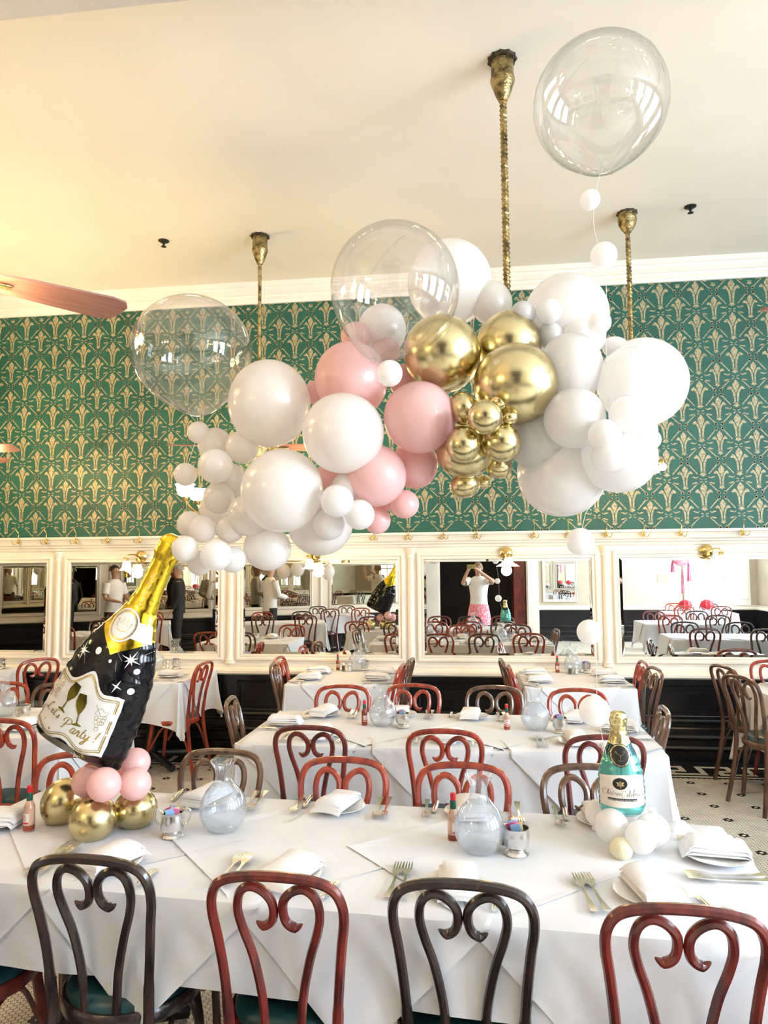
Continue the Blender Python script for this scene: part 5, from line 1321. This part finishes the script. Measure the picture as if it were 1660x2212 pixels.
mo = obj('medallion', md, M['labelwhite'], t, smooth=False, fix=False, label='white oval medallion with a gold crown')
mg = MB()
for rr, wd in ((.045, .0016), (.041, .0008)):
    c_ = circ(CXm, CZm, rr, rr*1.15, 44); fb.stroke(mg, c_+[c_[0]], wd, .0046, False)
cr = [(-.022, -.012), (-.026, .010), (-.013, .000), (-.008, .018), (0, .002), (.008, .018), (.013, 0), (.026, .010), (.022, -.012), (-.022, -.012)]
fb.stroke(mg, [(CXm+x, CZm+z) for x, z in cr], .0008, .0046, False)
for x, z in ((-.026, .012), (-.008, .020), (.008, .020), (.026, .012)): fb.decal(mg, circ(CXm+x, CZm+z, .0024, .0024, 10), .0046)
fb.stroke(mg, [(CXm-.018, CZm-.018), (CXm, CZm-.023), (CXm+.018, CZm-.018)], .0012, .0046, False)
obj('medallion_print', mg, M['printgold'], mo, smooth=False, fix=False)

# --- small teal bottle
BASE, TOP = Vector((.487, 2.52, .850)), Vector((.474, 2.52, 1.192))
ax = TOP-BASE; LT = ax.length; tilt = math.atan2(ax.x, ax.z)
ft = Foil(LT, [(0, .050), (.03, .066), (.10, .074), (.25, .0755), (.40, .073), (.52, .063), (.62, .050), (.70, .037), (.76, .031), (.86, .027), (.90, .029), (.94, .031), (.98, .025), (1, .012)], .75, .014)
t = thing('foil_bottle_balloon', 'small teal champagne bottle foil balloon standing on white balloons', 'balloon', BASE, rot=(0, tilt+.02, .0))
f0 = lambda v: (lambda u: v)
tg = lambda u: .70-.05*(1-abs(u))**1.5
tn = lambda u: .60-.03*(1-abs(u))
def capend(f_, mb, tt, zz):
    pts = []
    for i in range(45):
        u = math.sin((-1+2*i/44)*PI/2); a = f_.pt(u, tt, -1); b = f_.pt(u, tt, 1)
        for k in range(3): pts.append((a[0], a[1]+(b[1]-a[1])*k/2, zz))
    mb.grid(pts, 45, 3)
mb = MB(); ft.sheet(mb, f0(0), tn, nt=50); capend(ft, mb, 0, 0); obj('teal_body', mb, M['foilteal'], t, weld=True, angle=70)
mb = MB(); ft.sheet(mb, tn, tg, nt=14); obj('dark_shoulder', mb, M['foilnavy'], t, angle=70)
mb = MB(); ft.sheet(mb, tg, f0(1), nt=40); capend(ft, mb, 1, LT); obj('gold_neck', mb, M['foilpale'], t, weld=True, angle=70)
mb = MB(); ft.sheet(mb, lambda u: .120+.012*u*u, lambda u: .425-.02*u*u, nu=40, nt=20, sides=(-1,), off=.0010, u0=-.97, u1=.90); lb = obj('cream_label', mb, M['labelcream'], t, fix=False)
bp = MB()
ft.disc(bp, -.014, .118, .023, .0185, .0018)
write(ft, bp, 'Chateau', -.070, .083, .0165, .0004, .0020, ang=-.03, accents=((2, 'circ'),), sx=.92); write(ft, bp, 'Celebration', -.014, .076, .0205, .00045, .0020, ang=.03, accents=((1, 'acute'), (3, 'acute')), sx=.90)
ft.sheet(bp, lambda u: .182-.008*u, lambda u: .207-.008*u, nu=20, nt=2, sides=(-1,), off=.0018, u0=-.70, u1=.52)
bo = obj('black_print', bp, M['printblack'], lb, smooth=False, fix=False)
gp = MB()
ft.decal(gp, [(-.014+.014*x, .117+.012*z) for x, z in ((0, 1), (.35, .55), (.95, .5), (.6, 0), (.9, -.45), (.35, -.45), (.1, -1.1), (-.25, -.5), (-.8, -.5), (-.55, .05), (-.95, .5), (-.3, .5))], .0030)
obj('gold_leaf_print', gp, M['foilpale'], bo, smooth=False, fix=False)
tx = bpy.data.curves.new('small_text', 'FONT'); tx.body = 'NON-VINTAGE GOOD TIMES'; tx.size = .0070; tx.align_x = 'CENTER'; tx.align_y = 'CENTER'
to = bpy.data.objects.new('small_text', tx); COL.objects.link(to)
dg = bpy.context.evaluated_depsgraph_get(); tm = to.evaluated_get(dg).to_mesh()
tv = [(v.co.x, v.co.y) for v in tm.vertices]; tf = [tuple(p.vertices) for p in tm.polygons];
gp = MB(); gp.add([ft.pt((x-.0065)/ft.w(.19), (.0650-.0018*(x/.05)+y)/LT, -1, .0027) for x, y in tv], tf)
bpy.data.objects.remove(to); bpy.data.curves.remove(tx)
obj('small_lettering', gp, M['labelcream'], bo, smooth=False, fix=False)
sm = MB(); ft.disc(sm, -.006, .205, .0335, .036, .0030); so = obj('seal', sm, M['printblack'], t, smooth=False, fix=False, label='round black seal with a gold coupe glass')
gp = MB()
for rr in (.0305, .0285):
    c_ = circ(-.006, .205, rr, rr*1.07, 40); ft.stroke(gp, c_+[c_[0]], .0007, .0038, False)
c_ = [(-.021, .216), (-.012, .207), (-.006, .205), (.001, .207), (.009, .216), (-.021, .216)]; ft.stroke(gp, c_, .0007, .0038, False)
ft.stroke(gp, [(-.006, .205), (-.006, .190)], .0008, .0038, False); ft.stroke(gp, [(-.014, .189), (.002, .189)], .0009, .0038, False)
obj('seal_print', gp, M['foilpale'], so, smooth=False, fix=False)
# ------------------------------------------------------------------ people (seen in the mirrors)
M['skin'] = mat('skin', (.56, .32, .22), .5, var=.05, scale=12)
M['greyhair'] = mat('grey_hair', (.42, .40, .38), .6, var=.2, scale=60, bump=.4, bscale=90)
M['fairhair'] = mat('fair_hair', (.28, .18, .10), .6, var=.2, scale=60, bump=.4, bscale=90)
M['darkhair'] = mat('dark_hair', (.04, .03, .025), .6, var=.2, scale=60, bump=.4, bscale=90)
M['whiteshirt'] = mat('white_cotton', (.80, .79, .77), .8, var=.02, scale=8, bump=.25, bscale=14)
M['blacksuit'] = mat('black_suit', (.012, .012, .014), .7, var=.1, scale=20, bump=.1, bscale=30)
M['pinkskirt'] = mat('pink_patterned_cotton', (.72, .12, .20), .8, var=.1, scale=38, col2=(.80, .62, .62), bump=.1, bscale=60)
M['phone'] = mat('phone_case', (.30, .27, .10), .3, var=.05)
M['eye'] = mat('eye', (.05, .04, .035), .2, var=.05)
def skin_body(name, verts, edges, parent, levels=2):
    me = bpy.data.meshes.new(name); me.from_pydata([v[:3] for v in verts], edges, []); me.update(); me.materials.append(M['skin'])
    o = bpy.data.objects.new(name, me); link(o, parent)
    md = o.modifiers.new('skin', 'SKIN'); md.use_smooth_shade = True
    if not me.skin_vertices: pass
    for i, v in enumerate(verts):
        sv = me.skin_vertices[0].data[i]; r = v[3]; sv.radius = r if isinstance(r, tuple) else (r, r); sv.use_root = (i == 0)
    ss = o.modifiers.new('sub', 'SUBSURF'); ss.levels = levels; ss.render_levels = levels
    return o
def loft(rings, seg=20):
    """rings: (cx, cy, z, rx, ry)"""
    mb = MB(); vs = [(cx+rx*math.cos(2*PI*k/seg), cy+ry*math.sin(2*PI*k/seg), z) for (cx, cy, z, rx, ry) in rings for k in range(seg)]
    n = len(rings); mb.add(vs, [(i*seg+k, i*seg+(k+1) % seg, (i+1)*seg+(k+1) % seg, (i+1)*seg+k) for i in range(n-1) for k in range(seg)]); return mb
def person(label, loc, face, arms, top, bottom, hair, skirt=False, longhair=False, h=1.0, sit=False, head_turn=0.0, jacket=False):
    """local +y is the way the person faces; arms: {side: (elbow, wrist)}"""
    t = thing('person', label, 'person', loc, face); t.scale = (h, h, h)
    V = []; E_ = []
    def v(x, y, z, r, link_=None):
        V.append((x, y, z, r)); i = len(V)-1
        if link_ is not None: E_.append((link_, i))
        return i
    pel = v(0, 0, .95, (.135, .10)); sp = v(0, .005, 1.12, (.125, .09), pel); ch = v(0, 0, 1.32, (.14, .10), sp); nk0 = v(0, 0, 1.46, (.075, .06), ch)
    nk = v(0, .01, 1.52, .050, nk0); hd0 = v(0, .02, 1.58, (.062, .075), nk); hd1 = v(0, .015, 1.65, (.074, .090), hd0); v(0, .005, 1.72, (.062, .072), hd1)
    for s in (-1, 1):
        hip = v(s*.09, 0, .90, .085, pel)
        if sit: kn = v(s*.12, .42, .86, .058, hip); an = v(s*.12, .40, .48, .042, kn); tt = v(s*.12, .52, .45, .032, an)
        else: kn = v(s*.10, .01, .50, .056, hip); an = v(s*.11, -.01, .10, .040, kn); tt = v(s*.13, .14, .035, .034, an)
        sh = v(s*.165, 0, 1.42, .058, ch); el, wr = arms[s]
        e = v(*el, .040, sh); w_ = v(*wr, .028, e)
        d = (Vector(wr)-Vector(el)).normalized(); side = d.cross(Vector((0, 0, 1))); side = side.normalized() if side.length > .2 else Vector((1, 0, 0))
        pm_ = Vector(wr)+d*.055; pa = v(*pm_, (.036, .020), w_)
        for k, (off, ln) in enumerate(((-.027, .058), (-.009, .068), (.009, .064), (.027, .050))):
            b = pm_+side*off+d*.022; f1 = v(*b, .0105, pa); f2 = v(*(b+d*ln*.5+Vector((0, .006, -.004))), .0090, f1); v(*(b+d*ln*.85+Vector((0, .022, -.010))), .0075, f2)
        th = Vector(wr)+d*.03+side*.034; f1 = v(*th, .011, w_); v(*(th+d*.035+side*.014), .0090, f1)
    skin_body('body', V, E_, t)
    mb = MB(); mb.sphere((0, .112, 1.625), (.013, .018, .020), 8, 6); obj('nose', mb, M['skin'], t)
    mb = MB()
    for s in (-1, 1): mb.sphere((s*.030, .092, 1.655), (.011, .008, .007), 8, 6)
    obj('eyes', mb, M['eye'], t)
    mb = MB(); mb.sphere((0, .098, 1.578), (.022, .008, .006), 8, 6); obj('mouth', mb, mat('lips', (.45, .12, .10), .4), t)
    mb = MB(); n, sg = 9, 20; vs = []
    for i in range(n):
        a = i/(n-1)*(1.75 if not longhair else 1.9)
        for k in range(sg):
            b = 2*PI*k/sg; front = max(0, math.sin(b)); aa = a*(1-.42*front)
            r = 1+.04*math.sin(b*7+i)
            vs.append((.086*r*math.sin(aa)*math.cos(b), -.006+.102*r*math.sin(aa)*math.sin(b), 1.665+.098*r*math.cos(aa)-(.05*max(0, a-1.5)*2 if longhair else 0)))
    mb.add(vs, [(i*sg+k, i*sg+(k+1) % sg, (i+1)*sg+(k+1) % sg, (i+1)*sg+k) for i in range(n-1) for k in range(sg)]); obj('hair', mb, M[hair], t)
    lo = .90 if not jacket else .84
    mb = loft([(0, 0, lo, .175, .130), (0, 0, 1.0, .165, .128), (0, .006, 1.12, .155, .122), (0, .012, 1.26, .172, .138), (0, .004, 1.36, .195, .128), (0, -.002, 1.43, .178, .100), (0, 0, 1.475, .115, .080), (0, .008, 1.50, .075, .066)])
    for s in (-1, 1):
        el, wr = arms[s]; S = Vector((s*.170, 0, 1.415)); e = Vector(el); w_ = Vector(wr)
        if jacket or top == 'blacksuit': pts, rr = [S, S.lerp(e, .5), e, e.lerp(w_, .5), e.lerp(w_, .95)], [.074, .062, .056, .050, .044]
        else: pts, rr = [S, S.lerp(e, .35), S.lerp(e, .72)], [.076, .068, .066]
        mb.tube([tuple(p) for p in pts], rr, 12, cap=False)
    obj('shirt' if not jacket else 'jacket', mb, M[top], t, angle=80)
    if skirt: mb = loft([(0, 0, 1.02, .150, .115), (0, 0, .95, .178, .140), (0, 0, .84, .200, .160), (0, 0, .72, .215, .175), (0, 0, .60, .235, .190)], 28); obj('skirt', mb, M[bottom], t, angle=80)
    else:
        mb = loft([(0, 0, .86, .170, .125), (0, 0, .98, .160, .122)])
        for s in (-1, 1):
            pts = [(s*.085, 0, .92), (s*.12, .42, .86), (s*.12, .40, .52)] if sit else [(s*.085, 0, .90), (s*.095, .005, .70), (s*.10, .01, .50), (s*.11, -.01, .09)]
            mb.tube(pts, [.098, .075, .065] if sit else [.100, .088, .072, .060], 12)
        obj('trousers', mb, M[bottom], t, angle=80)
    for s in (-1, 1):
        mb = MB(); mb.sphere((s*.125, .07 if not sit else .46, .045 if not sit else .46), (.048, .135, .05), 12, 8); obj('shoe', mb, M['blacksuit'], t)
    return t
# the photographer stands right behind the camera, phone held up in front of her face
person('woman in white shirt and pink skirt photographing, seen only in the mirror', (.13, -.40, 0), 0,
       {-1: ((-.30, .16, 1.36), (-.195, .30, 1.60)), 1: ((.27, .20, 1.40), (-.02, .30, 1.62))}, 'whiteshirt', 'pinkskirt', 'fairhair', skirt=True, longhair=True, h=1.0)
mb = MB(); mb.bbox(-.08, .075, -.030, -.021, 1.640, 1.716, .004); tag(obj('phone', mb, M['phone']), 'phone held sideways by the photographing woman in the mirror', 'phone')
DN = {-1: ((-.26, -.02, 1.16), (-.25, .10, .92)), 1: ((.26, -.02, 1.16), (.25, .10, .92))}
FW = {-1: ((-.25, .05, 1.15), (-.16, .28, 1.10)), 1: ((.25, .05, 1.15), (.16, .28, 1.10))}
person('man in a black suit standing left, seen in the cut off mirror', (-7.35, .85, 0), .5, DN, 'blacksuit', 'blacksuit', 'greyhair', jacket=True)
person('man in white shirt and dark trousers standing, seen in the cut off mirror', (-6.55, .62, 0), -1.2, FW, 'whiteshirt', 'blacksuit', 'darkhair')
person('grey haired man in dark suit seen in the mirror behind the black bottle', (-5.55, .05, 0), 1.2, DN, 'blacksuit', 'blacksuit', 'greyhair', jacket=True)
person('man in white jacket seen from the back in the mirror behind the black bottle', (-4.78, -.22, 0), 2.6, FW, 'whiteshirt', 'blacksuit', 'darkhair', jacket=True)
person('man in white jacket bending over a table, seen beside the bottle neck', (-3.95, -.62, 0), -2.4, FW, 'whiteshirt', 'blacksuit', 'greyhair', jacket=True)

# ------------------------------------------------------------------ the rest of the dining room, seen in the mirrors
def far_table(lab, x0, x1, y0, y1, rz, seats, seed, woods, cloth='cloth', setting=True):
    table(lab, x0, x1, y0, y1, rz, .32, [0.0] if x1-x0 < 1.2 else [-.3, .35], seed, 'white cloth on '+lab if cloth == 'cloth' else 'pink cloth on '+lab, D=.68, cloth_mat=cloth, ped=True)
    cx, cy = (x0+x1)/2, (y0+y1)/2; R_ = Matrix.Rotation(rz, 2)
    for i, (a, b, f_) in enumerate(seats):
        q = R_ @ Vector((a, b)); wd = woods[i % len(woods)]
        nm = {'cherry': 'red', 'dark': 'black', 'walnut': 'brown', 'maroon': 'dark red'}[wd]
        pos = ('far side' if abs(f_) < .5 else 'near side' if abs(f_) > 2.6 else 'left side' if f_ < 0 else 'right side')+(' left' if a < -.05 else ' right' if a > .05 else ' middle')
        chair(cx+q[0], cy+q[1], f_+rz, wd, '%s chair at %s, %s' % (nm, lab, pos), G4)
W4 = ['cherry', 'dark', 'walnut', 'maroon', 'cherry', 'walnut']
six = lambda hx, hy: [(-hx*.5, -hy-.10, 0), (hx*.5, -hy-.10, 0), (-hx*.5, hy+.12, PI), (hx*.5, hy+.12, PI)]
far_table('mirrored table left of the camera', -3.9, -2.5, .75, 1.60, -.3, six(.7, .42), 21, W4)
far_table('mirrored table far left of the camera', -5.9, -4.7, 2.9, 3.75, 0, six(.6, .42), 22, W4[2:]+W4[:2])
far_table('mirrored table along the slanting wall', -3.2, -2.0, -1.15, -.35, -.45, six(.6, .4), 23, W4[1:]+W4[:1])
far_table('mirrored table beyond the slanting wall', -6.4, -5.2, .95, 1.75, -.4, six(.6, .4), 24, W4[3:]+W4[:3])
far_table('mirrored table right of the camera', 2.5, 3.9, 3.0, 3.85, .05, six(.7, .42), 25, ['dark', 'dark', 'maroon', 'walnut'])
far_table('second mirrored table right of the camera', 2.7, 4.1, .6, 1.45, .0, six(.7, .42), 26, ['maroon', 'dark', 'cherry', 'walnut'])
M['pinkcloth'] = mat('pink_linen', (.80, .42, .46), .75, var=.03, scale=4, bump=.2, bscale=9)
M['tinsel'] = mat('silver_tinsel', (.7, .72, .74), .25, metal=.8, var=.2, scale=60)
M['redpaper'] = mat('red_tissue', (.65, .03, .04), .7, var=.2, scale=60, bump=.5, bscale=80)
far_table('mirrored party table by the window', 3.7, 5.0, -1.9, -1.05, .1, six(.65, .42), 27, ['cherry', 'dark', 'cherry', 'maroon'], cloth='pinkcloth')
for k, (dx, dy) in enumerate(((-.22, .02), (.20, -.03))):
    mb = MB(); vs = []; n, sg = 10, 18
    mb.lathe([(.11*math.sin(PI*i/n)*(1+.10*(i % 2)), .11-.11*math.cos(PI*i/n)) for i in range(1, n)], sg, lobes=9, amp=.10)
    tag(obj('tissue_pompom', mb, M['redpaper'], loc=(4.35+dx, -1.47+dy, TZ+.03)), ('left' if k else 'right')+' red tissue pompom on the pink party table in the mirror', 'pompom')
mb = MB(); rr = random.Random(9)
for k in range(90):
    a = rr.uniform(0, 6.28); r = rr.uniform(.15, .42); z = TZ+.02; x, y = 4.35+r*math.cos(a), -1.47+r*.6*math.sin(a)
    mb.tube([(x, y, z), (x+rr.uniform(-.05, .05), y+rr.uniform(-.05, .05), z+rr.uniform(.02, .09)), (x+rr.uniform(-.1, .1), y+rr.uniform(-.1, .1), z+rr.uniform(0, .05))], .004, 4)
tag(obj('tinsel_garland', mb, M['tinsel']), 'silver tinsel around the pompoms on the pink party table', 'tinsel', kind='stuff')
# bunch of balloons behind the camera at the left
for k, (dx, dy, dz, kd, lab) in enumerate([(-.30, 0, .10, 'gold', 'gold balloon at the left of the bunch reflected in the second mirror'), (-.05, -.2, .24, 'gold', 'gold balloon at the back of the bunch reflected in the second mirror'), (.34, .05, .16, 'gold', 'gold balloon at the right of the bunch reflected in the second mirror'),
        (-.42, .1, -.12, 'pearl', 'pale balloon at the outer left of the bunch reflected in the second mirror'), (-.14, .14, -.08, 'pearl', 'pale balloon low in front of the bunch reflected in the second mirror'), (.12, .1, .02, 'pearl', 'pale balloon in the middle of the bunch reflected in the second mirror'),
        (.40, -.05, -.14, 'pearl', 'pale balloon at the outer right of the bunch reflected in the second mirror'), (.08, -.15, .34, 'pearl', 'pale balloon on top of the bunch reflected in the second mirror')]):
    t = thing('balloon', lab, 'balloon', (-3.1+dx, -.15+dy, 1.74+dz), 0, 'reflected bunch of balloons')
    o = part('film', BM[kd], t); o.scale = (.13, .13, .145)
    mb = MB(); mb.tube(spline([(0, 0, -.165), (-dx*.6, -dy*.6, -.5-dz), (-dx, -dy, -.95-dz)], 5), .0009, 4); obj('string', mb, M['string'], t)
# pink party balloon with tassels over the party table
t = thing('balloon', 'pink foil balloon with hanging tassels over the party table in the right hand mirror', 'balloon', (4.05, -1.35, 1.86), 0)
M['pinkfoil'] = mat('pink_foil', (.80, .40, .52), .2, metal=.6, var=.1, scale=9); M['hotpink'] = mat('hot_pink_tissue', (.75, .12, .32), .7, var=.2, scale=40)
o = part('film', BM['pink'], t, mat=M['pinkfoil']); o.scale = (.20, .20, .19)
for k, (dx, dz, ln) in enumerate(((-.16, -.10, .22), (.14, -.08, .42), (.02, -.24, .50))):
    mb = MB()
    for j in range(9):
        a = j*2.4; mb.tube([(dx, 0, dz), (dx+.02*math.cos(a), .02*math.sin(a), dz-ln*.35), (dx+.035*math.cos(a), .035*math.sin(a), dz-ln)], .006, 4)
    obj('tassel', mb, M['hotpink' if k < 2 else 'pinkfoil'], t)
mb = MB(); mb.tube([(0, 0, -.2), (.05, -.03, -.7), (.12, -.06, -1.09)], .001, 4); obj('string', mb, M['string'], t)
